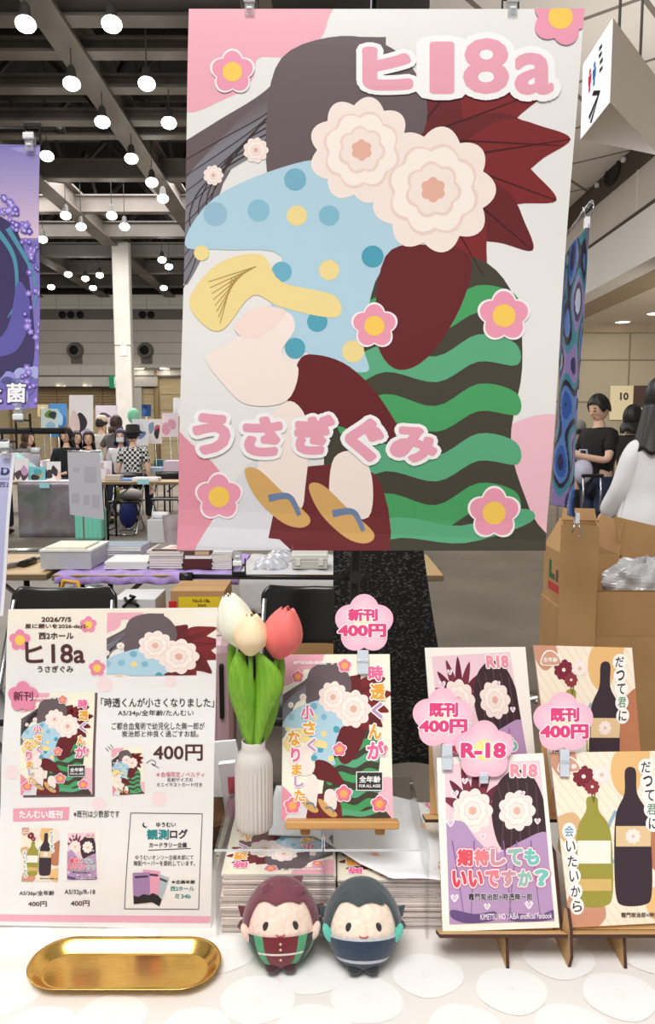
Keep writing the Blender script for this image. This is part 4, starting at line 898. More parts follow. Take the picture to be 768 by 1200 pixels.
# ---------------------------------------------------------------- two round plush toys
def plush(px, py, base, Rr, hood_c, hood_c2, skin, cloth_fn, tips, label, rz=0.0, tuft=0):
    o = on_z(px, base, TZ); o.y += .012
    e = empty('plush_toy', (o.x, o.y, TZ), label, 'plush toy', rz=rz)
    rx, rz_ = Rr, Rr * 1.10; c = V((0, 0, rz_ * .99)); TL = Matrix.Rotation(rad(-21), 3, 'X')
    fur = lambda nm, col: M('plush_' + nm, col, .95, noise=.05, nscale=160, bump=.15, sheen=.3)
    def sph(az, el, k=1.0): return c + TL @ V((rx * k * math.cos(el) * math.sin(az), -rx * .94 * k * math.cos(el) * math.cos(az), rz_ * k * math.sin(el)))
    b = MB(); b.grid(lambda u, v: sph(-math.pi + 2 * math.pi * u, -math.pi / 2 + math.pi * v), 56, 36, fur('face_%d' % skin[0], skin)); b.build('body', e)
    # garment: lower shell
    b = MB(); b.grid(lambda u, v: sph(-math.pi + 2 * math.pi * u, -math.pi / 2 * .96 + (math.pi / 2 * .96 - .13) * v, 1.035 + .02 * (v > .97)), 64, 24, fur('x', skin), mfn=lambda u, v: cloth_fn(u, v, fur)); b.build('garment', e, solid=.0012)
    # hood: a shell with a scalloped lower edge in front
    hm = fur('hood_%d_%d' % (hood_c[0], hood_c[1]), hood_c)
    def hood(u, v):
        az = -math.pi + 2 * math.pi * u; a = abs(az)
        front = .56 + .10 * abs(math.sin(az * 4 + .6)); side = -.30
        t = min(1, max(0, (a - .80) / .45)); t = t * t * (3 - 2 * t); lo = front * (1 - t) + side * t
        el = lo + (math.pi / 2 - lo) * v; return sph(az, el, 1.06 - .02 * (1 - v) ** 6 + .012 * math.sin(v * 9))
    b = MB(); b.grid(hood, 96, 22, hm); hd_ = b.build('hood', e, solid=.003)
    for s in (-1, 1):
        b = MB(); b.ball(sph(s * .42, .10, .995), (.0042, .0025, .0058), M('plush_eye', (46, 38, 44), .4), rot=Matrix.Rotation(s * -.42, 3, 'Z'), n=14, k=10); b.build('eye', e)
        b = MB(); b.ball(sph(s * .55, -1.12, 1.03), (.0095, .0085, .006), fur('foot_%d' % hood_c[0], [x * .55 for x in hood_c]), n=14, k=8); b.build('foot', e)
        b = MB(); q = sph(s * 1.15, -.12, 1.07); b.ball(q, (.0055, .006, .0125), fur('hand_%d' % tips[0], tips), rot=Matrix.Rotation(s * .35, 3, 'Y'), n=12, k=10); b.build('side_lobe', e)
        for k, el in enumerate((.15, -.15)):
            b = MB(); a = sph(s * 1.75, el + .1, 1.0); d = (a - c).normalized(); b.tube([a - d * .004, a + d * .007 + V((0, 0, -.002)), a + d * .013 + V((0, 0, .003 - .006 * k))], [.010, .0065, .0006], fur('tuft_%d' % hood_c2[0], hood_c2), n=8); b.build('tuft', hd_)
    b = MB(); b.tube([sph(-.12, -.08, 1.0), sph(-.06, -.115, 1.004), sph(.06, -.115, 1.004), sph(.12, -.08, 1.0)], .0011, M('plush_mouth', (196, 104, 104), .7), n=6); b.build('mouth', e)
    if tuft:
        b = MB()
        for az, el in ((-.7, 1.0), (.75, .85), (2.2, 1.0)):
            a = sph(az, el, 1.03); d = (a - c).normalized(); b.tube([a - d * .006, a + d * .004, a + d * .012 + V((.004, 0, -.003))], [.013, .007, .0006], hm, n=10)
        b.build('crown_tuft', hd_)
    return e, sph
def cl1(u, v, fur):
    az = abs(-math.pi + 2 * math.pi * u)
    if .66 < v < .72 and az < .75: return fur('belt', (226, 216, 210))
    if az < .5: return fur('burgundy', (112, 24, 36))
    return fur('green', (74, 158, 110)) if int(az / .262) % 2 == 0 else fur('black', (34, 36, 34))
def cl2(u, v, fur):
    az = abs(-math.pi + 2 * math.pi * u)
    if v > .94: return fur('collar', (190, 192, 200))
    if .52 < v < .58: return fur('collar', (190, 192, 200))
    return fur('navy', (34, 52, 76))
pl, sph1 = plush(329, 1090, 1130, .044, (118, 62, 74), (96, 30, 44), (242, 214, 198), cl1, (236, 208, 194), 'round plush toy with a burgundy cap and striped green jacket', rz=.05, tuft=1)
plush(425, 1088, 1132, .0445, (66, 76, 80), (58, 68, 74), (244, 222, 204), cl2, (96, 190, 172), 'round plush toy with a charcoal cap and navy jacket')
b = MB()
for q in (-.28, -.42, -.72): b.ball(sph1(0, q, 1.05), (.0017, .0015, .0017), M('button', (206, 190, 170), .4), n=8, k=6)
b.build('button_row', pl)

# ---------------------------------------------------------------- vase with three tulips
vo = on_z(296, 981, ZR); vo = V((vo.x, vo.y + .026, ZR + .0004)); sc = (vo - O0).dot(FW) / FOC
cer = M('white_ceramic', (212, 206, 198), .35, coat=.3)
vh = .122; r0 = 21.5 * sc
prof = [(r0 * .9, 0), (r0 * .98, .003), (r0, .008), (r0, .03), (r0, .06), (r0, .088), (r0 * .985, .095), (r0 * .9, .102), (r0 * .72, .108), (r0 * .64, .112), (r0 * .64, vh), (r0 * .60, vh + .001), (r0 * .56, vh - .002), (r0 * .56, .06), (r0 * .5, .02)]
b = MB(); b.lathe(prof, vo, cer, n=168, wob=lambda q, i: 1 + (.03 * math.cos(28 * q) if 1 <= i <= 5 else 0)); T(b.build('vase', loc=vo), 'ribbed white ceramic vase standing on the left clear riser', 'vase')
leafm = M('tulip_leaf', (138, 186, 52), .5, c2=(98, 158, 34), nscale=14, stretch=(30, 30, 1)); stemm = M('tulip_stem', (120, 168, 56), .5)
def leaf(b, sp_, wd, y0, cup=.35, twist=0.0, dy=None):
    n = len(sp_)
    def f(u, v):
        i = min(int(v * (n - 1)), n - 2); t = v * (n - 1) - i
        def cr(a): p0, p1, p2, p3 = a[max(i - 1, 0)], a[i], a[i + 1], a[min(i + 2, n - 1)]; return .5 * (2 * p1 + (p2 - p0) * t + (2 * p0 - 5 * p1 + 4 * p2 - p3) * t * t + (3 * p1 - p0 - 3 * p2 + p3) * t ** 3)
        x = cr([q[0] for q in sp_]); y = cr([q[1] for q in sp_]); w_ = max(.2, cr(wd)); yy = y0 + (cr(dy) if dy else 0)
        o = on_y(x, y, yy); s = (u - .5) * 2; h = w_ * sc
        return o + V((s * h, (s * s * cup + s * twist) * h, 0))
    b.grid(f, 10, 30, leafm)
def tulip(px, py, hgt, wid, tilt, col, tip, label, leaves, yy, petal_open=.5, tiptone=None):
    c = on_y(px, py, yy); e = empty('tulip', (c.x, c.y, ZR), label, 'flower')
    Rm = Matrix.Rotation(rad(tilt), 3, 'Y'); H = hgt * sc; Rr = wid / 2 * sc
    pm = M('petal_%d_%d' % (col[0], col[2]), col, .6, c2=tip, nscale=22, stretch=(1, 1, .3), bump=.12)
    base = c - Rm @ V((0, 0, H * .5)); rb_ = MB(); rb_.ball(base + Rm @ V((0, 0, .003)), (Rr * .34, Rr * .34, .004), stemm, n=14, k=8); fl_ = rb_.build('flower', e, world=True)
    for k in range(6):
        inner = k >= 3; a0 = k * 2 * math.pi / 3 + (math.pi / 3 if inner else 0) - 1.25
        rr = Rr * (.9 if inner else 1.0)
        def f(u, v, a0=a0, rr=rr, inner=inner):
            s = u * 2 - 1; tap = math.sqrt(max(0, 1 - max(0, (v * .95 - .45) / .55) ** 2.4)); prf = (.25 + .75 * math.sin(min(1, v / .45) * math.pi / 2)) if v < .45 else (1 - (.66 if not inner else .80) * ((v - .45) / .55) ** 1.9)
            ang = a0 + s * 1.18 * max(.04, tap); r = rr * prf * (1 + .05 * (1 - s * s) - .04 * abs(s) * v)
            return base + Rm @ V((r * math.cos(ang), r * math.sin(ang), H * (v * (.97 if not inner else 1.0)) - .06 * H * s * s * v))
        b = MB(); b.grid(f, 12, 16, pm); b.build('petal', fl_, solid=.0012)
    b = MB(); nk = vo + V(((px - 296) * .04 * sc, 0, vh)); b.tube([base + Rm @ V((0, 0, .003)), (base * .6 + nk * .4) + V((0, -.002, 0)), nk, vo + V((0, 0, .01))], .0032, stemm, n=10); b.build('stem', e, world=True)
    for lf in leaves: b = MB(); leaf(b, *lf); b.build('leaf', e, solid=.001, world=True)
yv = vo.y
tulip(276, 727, 64, 41, -14, (246, 244, 228), (240, 240, 214), 'white artificial tulip, leftmost of the three in the vase', [([(279, 764), (280, 788), (284, 815), (290, 850), (294, 876)], [2, 12, 16, 9, 3.5], yv - .008, .5, .1, [-.004, -.012, -.012, -.004, 0]), ([(273, 752), (271, 780), (276, 815), (289, 872)], [4, 5, 5, 3], yv + .012, .3)], yv + .006)
tulip(294.5, 743, 47, 38, 3, (248, 226, 186), (244, 212, 172), 'cream artificial tulip in the middle of the vase', [([(303, 766), (313, 786), (315, 808), (307, 840), (301, 876)], [4, 13, 16, 8, 3.5], yv - .012, .5, -.25, [-.006, -.012, -.012, -.006, 0])], yv - .014)
tulip(332, 741, 60, 45, 13, (240, 124, 116), (228, 96, 96), 'coral pink artificial tulip, rightmost in the vase', [([(329, 768), (328, 785), (322, 815), (312, 845), (304, 874)], [3, 6, 7, 6, 3], yv + .006, .4), ([(318, 800), (319, 825), (312, 855), (305, 876)], [2, 8, 7, 3], yv + .01, .4)], yv - .002)

# ---------------------------------------------------------------- bits behind the vase
yb = 1.16
a = on_z(262, 985, TZ); wick = M('wicker', (120, 84, 48), .8, c2=(84, 56, 32), nscale=120)
b = MB(); b.lathe([(.035, 0), (.05, .045), (.053, .048), (.048, .046), (.033, .004)], (a.x - .02, 1.165, TZ + .0008), wick, n=28, wob=lambda q, i: 1 + .03 * math.cos(20 * q)); T(b.build('wicker_basket'), 'small brown wicker basket half hidden behind the white notice', 'basket')
b = MB(); q = [on_y(256, 896, 1.13), on_y(283, 893, 1.13), on_y(281, 968, 1.13), on_y(266, 968, 1.13)]; b.prism(q, (0, .012, 0), glassy('pouch_film', (245, 240, 242), .3, haze=.35)); e = b.build('clear_pouch', loc=q[3]); T(e, 'clear pouch with a pink and red label behind the vase', 'pouch')
b = MB(); q = [on_y(267, 911, 1.128), on_y(283, 910, 1.128), on_y(281, 930, 1.128), on_y(268, 930, 1.128)]; b.prism(q, (0, -.001, 0), ink((206, 84, 98))); q = [on_y(269, 935, 1.128), on_y(281, 935, 1.128), on_y(281, 958, 1.128), on_y(267, 958, 1.128)]; b.prism(q, (0, -.001, 0), ink((244, 180, 204))); b.build('pouch_label', e, world=True)
b = MB(); q = [on_y(250, 870, 1.19), on_y(276, 868, 1.19), on_y(280, 885, 1.19), on_y(276, 934, 1.19), on_y(250, 934, 1.19)]; b.prism(q, (0, .006, 0), M('paper_white', (244, 244, 246), .7)); T(b.build('paper_bag'), 'white paper bag standing behind the vase and the pouch', 'paper bag')

# ================================================================ THE ROW BEHIND AND THE AISLES
card = M('cardboard', (196, 154, 104), .75, c2=(182, 140, 90), nscale=5); cardd = M('cardboard_inner', (150, 108, 66), .8); tape = M('packing_tape', (190, 150, 100), .25)
purple = M('cloth_purple', (176, 150, 212), .8, noise=.08, nscale=30); blackp = M('black_plastic', (24, 23, 24), .3, coat=.25)
Z2 = .70
def folding_table(xa, xb, ya, yb, label, top=None, z=Z2, name='folding_table'):
    e = empty(name, ((xa + xb) / 2, (ya + yb) / 2, 0), label, 'table')
    b = MB(); b.bb((xa, ya, z - .035), (xb, yb, z), top or woodtop, .004); b.bb((xa - .004, ya - .004, z - .03), (xb + .004, yb + .004, z - .006), M('table_edge', (120, 104, 80), .5)); b.build('tabletop', e, world=True)
    for x in (xa + .12, xb - .12):
        for y in (ya + .06, yb - .06): b = MB(); b.tube([(x, y, z - .036), (x, y, .0)], .015, blackm, n=8); b.build('leg', e, world=True)
        b = MB(); b.tube([(x, ya + .06, .12), (x, yb - .06, .12)], .011, blackm, n=8); b.build('crossbar', e, world=True)
    for x, d_ in ((xa + .12, .3), (xb - .12, -.3)): b = MB(); b.tube([(x, (ya + yb) / 2, z - .3), (x + d_, (ya + yb) / 2, z - .04)], .012, M('steel_grey', (150, 150, 152), .35, metal=.8), n=8); b.build('brace', e, world=True)
    return e
folding_table(-1.33, .56, 3.58, 4.18, 'folding table of the row behind under the purple cloth')
folding_table(-3.0, -1.37, 3.60, 4.20, 'bare wooden folding table behind at the left, beside the purple cloth')
xpl, xpr = on_y(38, 668, 3.58).x, -.43
def drape(xa, xb, ya, yb, z, hang, mat, name, label, wav=.008, ruff=40):
    def f(u, v):
        x = xa + (xb - xa) * u; L_ = hang + (yb - ya); s = v * L_
        if s < hang: return V((x, ya - .006 - wav * (1 + math.sin(x * ruff + 2 * s * 40)) * (1 - s / hang), z - hang + s + .004 * math.sin(x * 33)))
        return V((x, ya + (s - hang), z + .0035 + .003 * (1 + math.sin(x * 50 + (s) * 20))))
    b = MB(); b.grid(f, 120, 22, mat); return T(b.build(name, solid=.002), label, 'tablecloth')
drape(-1.32, xpr, 3.58, 4.15, Z2, .045, purple, 'purple_cloth', 'ruffled purple cloth on the back table', .006, 60)
drape(xpr + .005, .10, 3.575, 4.15, Z2, .19, M('cloth_grey_white', (206, 206, 208), .7), 'white_cloth', 'pleated white cloth on the back table beside the purple one', .008, 90)
ZT = Z2 + .011
# clear storage case
def at2(px, py, y): return on_y(px, py, y)
e = empty('storage_case', (-1.2, 3.75, ZT), 'clear plastic drawer case with a white lid on the purple cloth', 'case')
xa, xb = on_y(51, 660, 3.7).x, on_y(110, 660, 3.7).x
frost = glassy('frosted_plastic', (232, 234, 238), .3, haze=.45, rough=.2)
b = MB()
b.bb((xa, 3.66, ZT), (xb, 3.665, ZT + .085), frost); b.bb((xa, 3.955, ZT), (xb, 3.96, ZT + .085), frost); b.bb((xa, 3.665, ZT), (xa + .005, 3.955, ZT + .085), frost); b.bb((xb - .005, 3.665, ZT), (xb, 3.955, ZT + .085), frost); b.bb((xa, 3.665, ZT), (xb, 3.955, ZT + .004), frost); b.build('body', e, world=True)
b = MB(); b.bb((xa - .004, 3.655, ZT + .085), (xb + .004, 3.965, ZT + .098), M('lid_white', (236, 234, 226), .5), .003); b.bb((xa + .02, 3.67, ZT + .0985), (xb - .03, 3.9, ZT + .108), M('paper_cream', (238, 234, 214), .7)); b.build('lid', e, world=True)
b = MB(); b.bb((xa + .12, 3.69, ZT + .006), (xb - .05, 3.74, ZT + .05), M('teal_pack', (110, 170, 186), .5)); b.bb((xa + .05, 3.76, ZT + .006), (xa + .12, 3.85, ZT + .06), M('teal_pack', (110, 170, 186), .5)); T(b.build('card_packs', e, world=True), None)
def pile(name, px0, px1, y0, dep, n, th, cols, z0, label, grp, jit=.006):
    r = random.Random(int(px0)); xa, xb = on_y(px0, 660, y0).x, on_y(px1, 660, y0).x; z = z0; first = None
    for i in range(n):
        c = cols[i % len(cols)]; b = MB(); wd = xb - xa
        b.box((0, 0, th / 2), (wd, dep, th * .8), pages); cm_ = M('cover_%02x%02x%02x' % c, c, .4); b.box((0, 0, th * .93), (wd + .002, dep + .002, th * .1), cm_); b.box((0, 0, th * .05), (wd + .002, dep + .002, th * .1), cm_); b.box((0, dep / 2, th / 2), (wd + .002, .001, th * .98), cm_)
        o = b.build(name); o.location = ((xa + xb) / 2 + r.uniform(-jit, jit), y0 + dep / 2 + r.uniform(-jit, jit), z); o.rotation_euler = (0, 0, r.uniform(-.04, .04)); z += th + .0002
        T(o, label if i < n - 1 else label.replace('lying in', 'topmost in'), 'book' if name == 'book' else 'magazine', grp if i < n - 1 else None)
    return z
zt = pile('book', 174, 214, 3.68, .24, 7, .0125, [(206, 196, 186), (190, 176, 168), (222, 214, 206)], ZT, 'pale paperback book lying in the pile beside the dark red box on the back table', 'pale paperbacks on the back table')
b = MB(); xa, xb = on_y(178, 650, 3.68).x, on_y(212, 650, 3.68).x
b.bb((xa, 3.68, zt), (xb, 3.90, zt + .006), M('cover_brown', (96, 66, 58), .4)); b.prism([(xa + .04, 3.70, zt + .0062), (xa + .12, 3.70, zt + .0062), (xa + .13, 3.80, zt + .0062), (xa + .06, 3.84, zt + .0062)], (0, 0, .0004), ink((236, 220, 210))); b.prism([(xa + .07, 3.73, zt + .0068), (xa + .11, 3.74, zt + .0068), (xa + .1, 3.79, zt + .0068)], (0, 0, .0004), ink((214, 120, 70))); T(b.build('book'), 'brown book with an orange and white cover on top of the pale pile', 'book')
b = MB(); xa, xb = on_y(214.5, 660, 3.66).x, on_y(248, 660, 3.66).x; dred = M('dark_red', (84, 34, 34), .5)
b.bb((xa, 3.66, ZT), (xb, 3.88, ZT + .052), dred, .002); T(b.build('box'), 'dark red box on the back table below the left corner of the big poster', 'box')
b = MB(); b.bb((xa + .01, 3.66, ZT + .0522), (xb, 3.86, ZT + .07), M('paper_white', (244, 244, 246), .7)); T(b.build('paper_pad'), 'white paper pad lying on the dark red box', 'paper')
b = MB(); b.bb((xa + .005, 3.655, ZT + .0703), (xb - .005, 3.86, ZT + .094), M('cover_brown', (96, 66, 58), .4), .002); b.bb((xb - .08, 3.654, ZT + .072), (xb - .01, 3.655, ZT + .09), M('tan_label', (206, 180, 140), .6)); T(b.build('box'), 'brown box with a tan label on top of the paper pad', 'box')
pile('magazine', 122, 172, 3.66, .22, 3, .012, [(226, 228, 230), (196, 204, 210), (232, 230, 226)], ZT, 'pale magazine lying in the silvery pile beside the clear case', 'silvery magazines on the back table')
pile('magazine', 112, 166, 3.93, .2, 6, .012, [(150, 172, 190), (206, 212, 220), (120, 140, 160)], ZT, 'blue magazine lying in the pile behind the clear case', 'blue magazines on the back table')
pile('magazine', 249, 272, 3.66, .24, 8, .0105, [(236, 236, 238), (214, 214, 218)], ZT, 'white magazine lying in the pile beside the dark red box', 'white magazines on the back table', .003)
film = glassy('cellophane', (240, 243, 248), .5, haze=.35, rough=.1)
for i, (x0, x1, y0) in enumerate(((296, 336, 3.66), (310, 345, 3.88))):
    xa, xb = on_y(x0, 660, y0).x, on_y(x1, 660, y0).x
    b = MB(); b.grid(lambda u, v: V((xa + (xb - xa) * u, y0 + .18 * v, ZT + .002 + .045 * math.sin(math.pi * u) ** .5 * math.sin(math.pi * v) ** .5 + .006 * math.sin(u * 23 + v * 17))), 18, 14, film); b.grid(lambda u, v: V((xa + (xb - xa) * u, y0 + .18 * v, ZT + .001)), 4, 4, film)
    T(b.build('plastic_bag'), ('crinkled clear plastic bag on the white cloth of the back table', 'clear plastic bag lying behind the crinkled one on the back table')[i], 'bag')
e = empty('clear_box', (0, 3.7, ZT), 'clear plastic box with two latches on the white cloth of the back table', 'box')
xa, xb = on_y(342, 660, 3.66).x, on_y(384, 660, 3.66).x
b = MB(); b.bb((xa, 3.66, ZT), (xb, 3.8, ZT + .045), M('box_greige', (196, 194, 182), .3), .006); b.build('body', e, world=True)
b = MB(); b.bb((xa - .003, 3.657, ZT + .0455), (xb + .003, 3.803, ZT + .075), M('box_pale', (222, 222, 212), .3), .006); b.build('lid', e, world=True)
for q in (.18, .82): b = MB(); x = xa + (xb - xa) * q; b.bb((x - .012, 3.648, ZT + .02), (x + .012, 3.657, ZT + .055), M('box_pale', (222, 222, 212), .3), .003); b.build('latch', e, world=True)
# metal tubes lying on the bare table
b = MB(); b.tube([on_z(-20, 646, Z2 + .014), on_z(62, 644, Z2 + .014)], .012, chrome, n=10); T(b.build('metal_tube'), 'long silver tube lying at the back of the bare wooden table', 'tube')
e = empty('folded_stand', on_z(25, 660, Z2), 'folded grey stand with a dark grip lying on the bare wooden table', 'stand')
b = MB(); b.tube([on_z(-5, 665, Z2 + .016), on_z(28, 660, Z2 + .016)], .014, M('steel_grey', (150, 150, 152), .35, metal=.8), n=10); b.tube([on_z(38, 657, Z2 + .016), on_z(56, 650, Z2 + .016)], .009, M('steel_grey'), n=10); b.build('tube', e, world=True)
b = MB(); b.tube([on_z(26, 661, Z2 + .018), on_z(40, 656, Z2 + .018)], .0175, blackm, n=12); b.build('grip', e, world=True)

# folding chairs of our booth, seen just past the table
def chair(x, y, label, zt=.80, w_=.44):
    e = empty('folding_chair', (x, y, 0), label, 'chair')
    b = MB()
    def bk_(u, v):
        s = u * 2 - 1; ztop = zt - .035 * (1 - s * s) + .014 * (1 - abs(s)) - (.10 * max(0, abs(s) - .86) / .14) * .4; z = zt - .24 + (ztop - (zt - .24)) * v
        return V((x + s * w_ / 2, y + .055 * (1 - s * s) + .03 * v, z))
    b.grid(bk_, 28, 8, blackp); b.build('backrest', e, solid=.016, subsurf=1, world=True)
    b = MB(); b.box((x, y - .2, .44), (.4, .38, .03), blackp, bevel=.012); b.build('seat', e, world=True)
    for s in (-1, 1):
        b = MB(); b.tube([(x + s * w_ * .46, y + .02, zt - .06), (x + s * .2, y - .12, .44), (x + s * .2, y - .42, .011)], .011, chrome, n=8); b.build('leg', e, world=True)
        b = MB(); b.tube([(x + s * .185, y - .3, .425), (x + s * .185, y + .06, .011)], .011, chrome, n=8); b.build('leg', e, world=True)
    b = MB(); b.tube([(x - .2, y - .42, .012), (x + .2, y - .42, .012)], .010, chrome, n=8); b.build('foot_bar', e, world=True)
    b = MB(); b.tube([(x - .185, y + .06, .012), (x + .185, y + .06, .012)], .010, chrome, n=8); b.build('foot_bar', e, world=True)
    return e
chair(on_y(72, 700, 2.75).x, 2.75, 'black folding chair behind the left end of the booth table, above the notice', w_=.40, zt=.815)
chair(on_y(368, 700, 2.75).x, 2.75, 'black folding chair behind the tulips and the easel', w_=.40, zt=.82)
# black speckled garment on a small rail
spk = bpy.data.materials.new('speckled_black'); spk.use_nodes = True; nt = spk.node_tree; bs = nt.nodes['Principled BSDF']; bs.inputs['Roughness'].default_value = .55
tc = nt.nodes.new('ShaderNodeTexCoord'); vo_ = nt.nodes.new('ShaderNodeTexNoise'); mp_ = nt.nodes.new('ShaderNodeMapping'); mp_.inputs['Scale'].default_value = (1, 1, 1.8); mp_.inputs['Rotation'].default_value = (0, .5, 0); vo_.inputs['Scale'].default_value = 120; vo_.inputs['Detail'].default_value = 1
cr = nt.nodes.new('ShaderNodeValToRGB'); cr.color_ramp.elements[0].position = .54; cr.color_ramp.elements[0].color = rgb((16, 16, 18)); cr.color_ramp.elements[1].position = .66; cr.color_ramp.elements[1].color = rgb((96, 96, 102))
nt.links.new(tc.outputs['Object'], mp_.inputs[0]); nt.links.new(mp_.outputs[0], vo_.inputs['Vector']); nt.links.new(vo_.outputs['Fac'], cr.inputs[0]); nt.links.new(cr.outputs[0], bs.inputs['Base Color'])
yg = 1.9
e = empty('garment_rail', (on_y(440, 800, yg + .05).x, yg + .06, 0), 'black rail stand behind the big poster holding the speckled cloth', 'stand')
gx = on_y(440, 800, yg).x; zg = on_y(440, 560, yg).z
b = MB(); b.tube([(gx - .11, yg + .03, zg), (gx + .12, yg + .03, zg)], .008, blackm, n=8); b.build('rail', e, world=True)
b = MB(); b.tube([(gx, yg + .05, .01), (gx, yg + .05, zg)], .01, blackm, n=8); b.build('pole', e, world=True)
b = MB(); b.lathe([(.16, 0), (.16, .008), (.01, .018)], (gx, yg + .05, 0), blackm, n=24); b.build('base', e, world=True)
def gar(u, v):
    px0 = 391; px1 = 487 + 50 * v ** 1.3; py = 552 + (892 - 552) * v
    a = on_y(px0, py, yg); c = on_y(px1, py + (6 if v > .9 else 0), yg); p = a + (c - a) * u
    return V((p.x, yg + .012 * math.sin(u * 9 + v * 2) * (.3 + v) - .0, p.z))
b = MB(); b.grid(gar, 40, 40, spk); T(b.build('speckled_cloth', solid=.006), 'black speckled cloth hanging from the rail behind the big poster', 'cloth')
# pink suitcase, cartons and bags under the back table
def suitcase(x, y, w_, d_, h_, col, label, handle=0.0, wheel=None, hm=None):
    e = empty('suitcase', (x, y, 0), label, 'suitcase'); m = M('shell_%d_%d' % (col[0], col[2]), col, .35, coat=.3)
    b = MB(); b.box((x, y, .07 + h_ / 2), (w_, d_, h_), m, bevel=.04)
    for k in range(5): xx = x - w_ * .32 + k * w_ * .16; b.box((xx, y - d_ / 2 - .001, .07 + h_ / 2), (.014, .008, h_ * .8), m, bevel=.003)
    b.build('shell', e, world=True)
    b = MB(); b.box((x, y - d_ / 2 + d_ * .5, .07 + h_ * .5), (w_ + .004, .012, h_ + .004), M('zip_dark', (40, 38, 40), .6), bevel=.004); b.build('zip_band', e, world=True)
    for sx in (-1, 1):
        for sy in (-1, 1):
            b = MB(); c = V((x + sx * (w_ / 2 - .045), y + sy * (d_ / 2 - .04), .032)); b.lathe([(.012, -.014), (.03, -.012), (.032, 0), (.03, .012), (.012, .014)], c, wheel or blackm, n=16, rot=Matrix.Rotation(rad(90), 3, 'Y')); b.box(c + V((0, 0, .034)), (.036, .03, .03), wheel or blackm, bevel=.006); b.build('wheel', e, world=True)
    b = MB(); b.tube([(x - .06, y, .07 + h_), (x - .05, y, .07 + h_ + .025), (x + .05, y, .07 + h_ + .025), (x + .06, y, .07 + h_)], .009, blackm, n=8); b.build('carry_handle', e, world=True)
    if handle:
        b = MB()
        for s in (-1, 1): b.tube([(x + s * .075, y + d_ * .3, .07 + h_ - .01), (x + s * .075, y + d_ * .3, .07 + h_ + handle)], .009, chrome, n=8)
        th_ = b.build('telescopic_handle', e, world=True); b = MB(); b.box((x, y + d_ * .3, .07 + h_ + handle), (.19, .03, .03), hm or blackm, bevel=.01); b.build('grip', th_)
    return e
xs = on_y(274, 800, 2.85).x
e = suitcase(xs - .19, 2.95, .36, .22, .5, (206, 170, 176), 'pink suitcase standing on the floor left of the tulips')
b = MB(); b.box((xs - .045, 2.835, .38), (.018, .02, .22), blackm, bevel=.006); b.build('side_handle', e, world=True)
def carton(x, y, w_, d_, z0, h_, label, rot=0.0, lids=(), top=True, tapeit=True, mat=None, inner=None):
    """lids: list of (side, angle) open flaps; a closed top when top is True"""
    e = empty('cardboard_box', (x, y, z0), label, 'box', rz=rot); t = .005; m = mat or card
    b = MB(); b.box((0, -d_ / 2 + t / 2, h_ / 2), (w_, t, h_), m); b.box((0, d_ / 2 - t / 2, h_ / 2), (w_, t, h_), m); b.box((-w_ / 2 + t / 2, 0, h_ / 2), (t, d_ - 2 * t, h_), m); b.box((w_ / 2 - t / 2, 0, h_ / 2), (t, d_ - 2 * t, h_), m); b.box((0, 0, t / 2), (w_ - 2 * t, d_ - 2 * t, t), cardd)
    b.build('body', e)
    if top:
        b = MB(); b.box((0, -d_ / 4 - .001, h_ + t / 2), (w_, d_ / 2 - .003, t), m); b.build('flap', e); b = MB(); b.box((0, d_ / 4 + .001, h_ + t / 2), (w_, d_ / 2 - .003, t), m); b.build('flap', e)
        if tapeit: b = MB(); b.box((0, 0, h_ + t + .0006), (w_, .05, .0008), tape); b.box((0, -d_ / 2 - .0006, h_ - .03), (.05 if False else w_ * .0 + .001, .0008, .0), tape) if False else None; b.build('tape', e)
    for side, ang, ln in lids:
        a = rad(ang); b = MB()
        if side in 'FB':
            s = -1 if side == 'F' else 1; dy, dz = s * math.cos(a) * ln, math.sin(a) * ln
            b.prism([(-w_ / 2, s * d_ / 2, h_), (w_ / 2, s * d_ / 2, h_), (w_ / 2 - .008, s * d_ / 2 + dy, h_ + dz), (-w_ / 2 + .008, s * d_ / 2 + dy, h_ + dz)], (0, t * math.sin(a) * -s, t * math.cos(a)), m)
        else:
            s = -1 if side == 'L' else 1; dx, dz = s * math.cos(a) * ln, math.sin(a) * ln
            b.prism([(s * w_ / 2, -d_ / 2, h_), (s * w_ / 2, d_ / 2, h_), (s * w_ / 2 + dx, d_ / 2 - .008, h_ + dz), (s * w_ / 2 + dx, -d_ / 2 + .008, h_ + dz)], (-s * t * math.sin(a), 0, t * math.cos(a)), m)
        b.build('flap', e)
    return e
xa, xb = on_y(340, 740, 3.2).x, on_y(398, 740, 3.2).x; carton((xa + xb) / 2 + .03, 3.34, xb - xa + .06, .28, 0, on_y(370, 729, 3.2).z, 'brown cardboard box under the back table behind the easel booklet')
xa, xb = on_y(200, 700, 3.3).x, on_y(263, 700, 3.3).x; zc = on_y(230, 694, 3.3).z
e = carton((xa + xb) / 2, 3.43, xb - xa, .26, 0, zc, 'brown cardboard box with a yellow label under the back table', top=True, tapeit=False)
b = MB(); w_ = xb - xa; b.box((-.01 + .02, -.1345, zc - .08), (w_ * .78, .002, .12), M('label_yellow', (238, 208, 40), .5)); b.box((-w_ * .46, -.1345, zc - .09), (.035, .002, .1), M('label_red', (206, 40, 36), .5)); b.build('yellow_label', e)
pz = Print((0, 3.2935, 0), (0, -1, 0), [(200, 690), (263, 690), (263, 720), (200, 720)], .001, (238, 208, 40), sheet=False); pz.text('No.0-18a', (226, 702, 246, 706), (60, 50, 30), 1, bold=.02); pz.text('配送先', (232, 708, 242, 711), (60, 50, 30), 1, bold=.01)
pz.v = [q - V((0, .0, 0)) for q in pz.v]; pz.done('label_print', e)
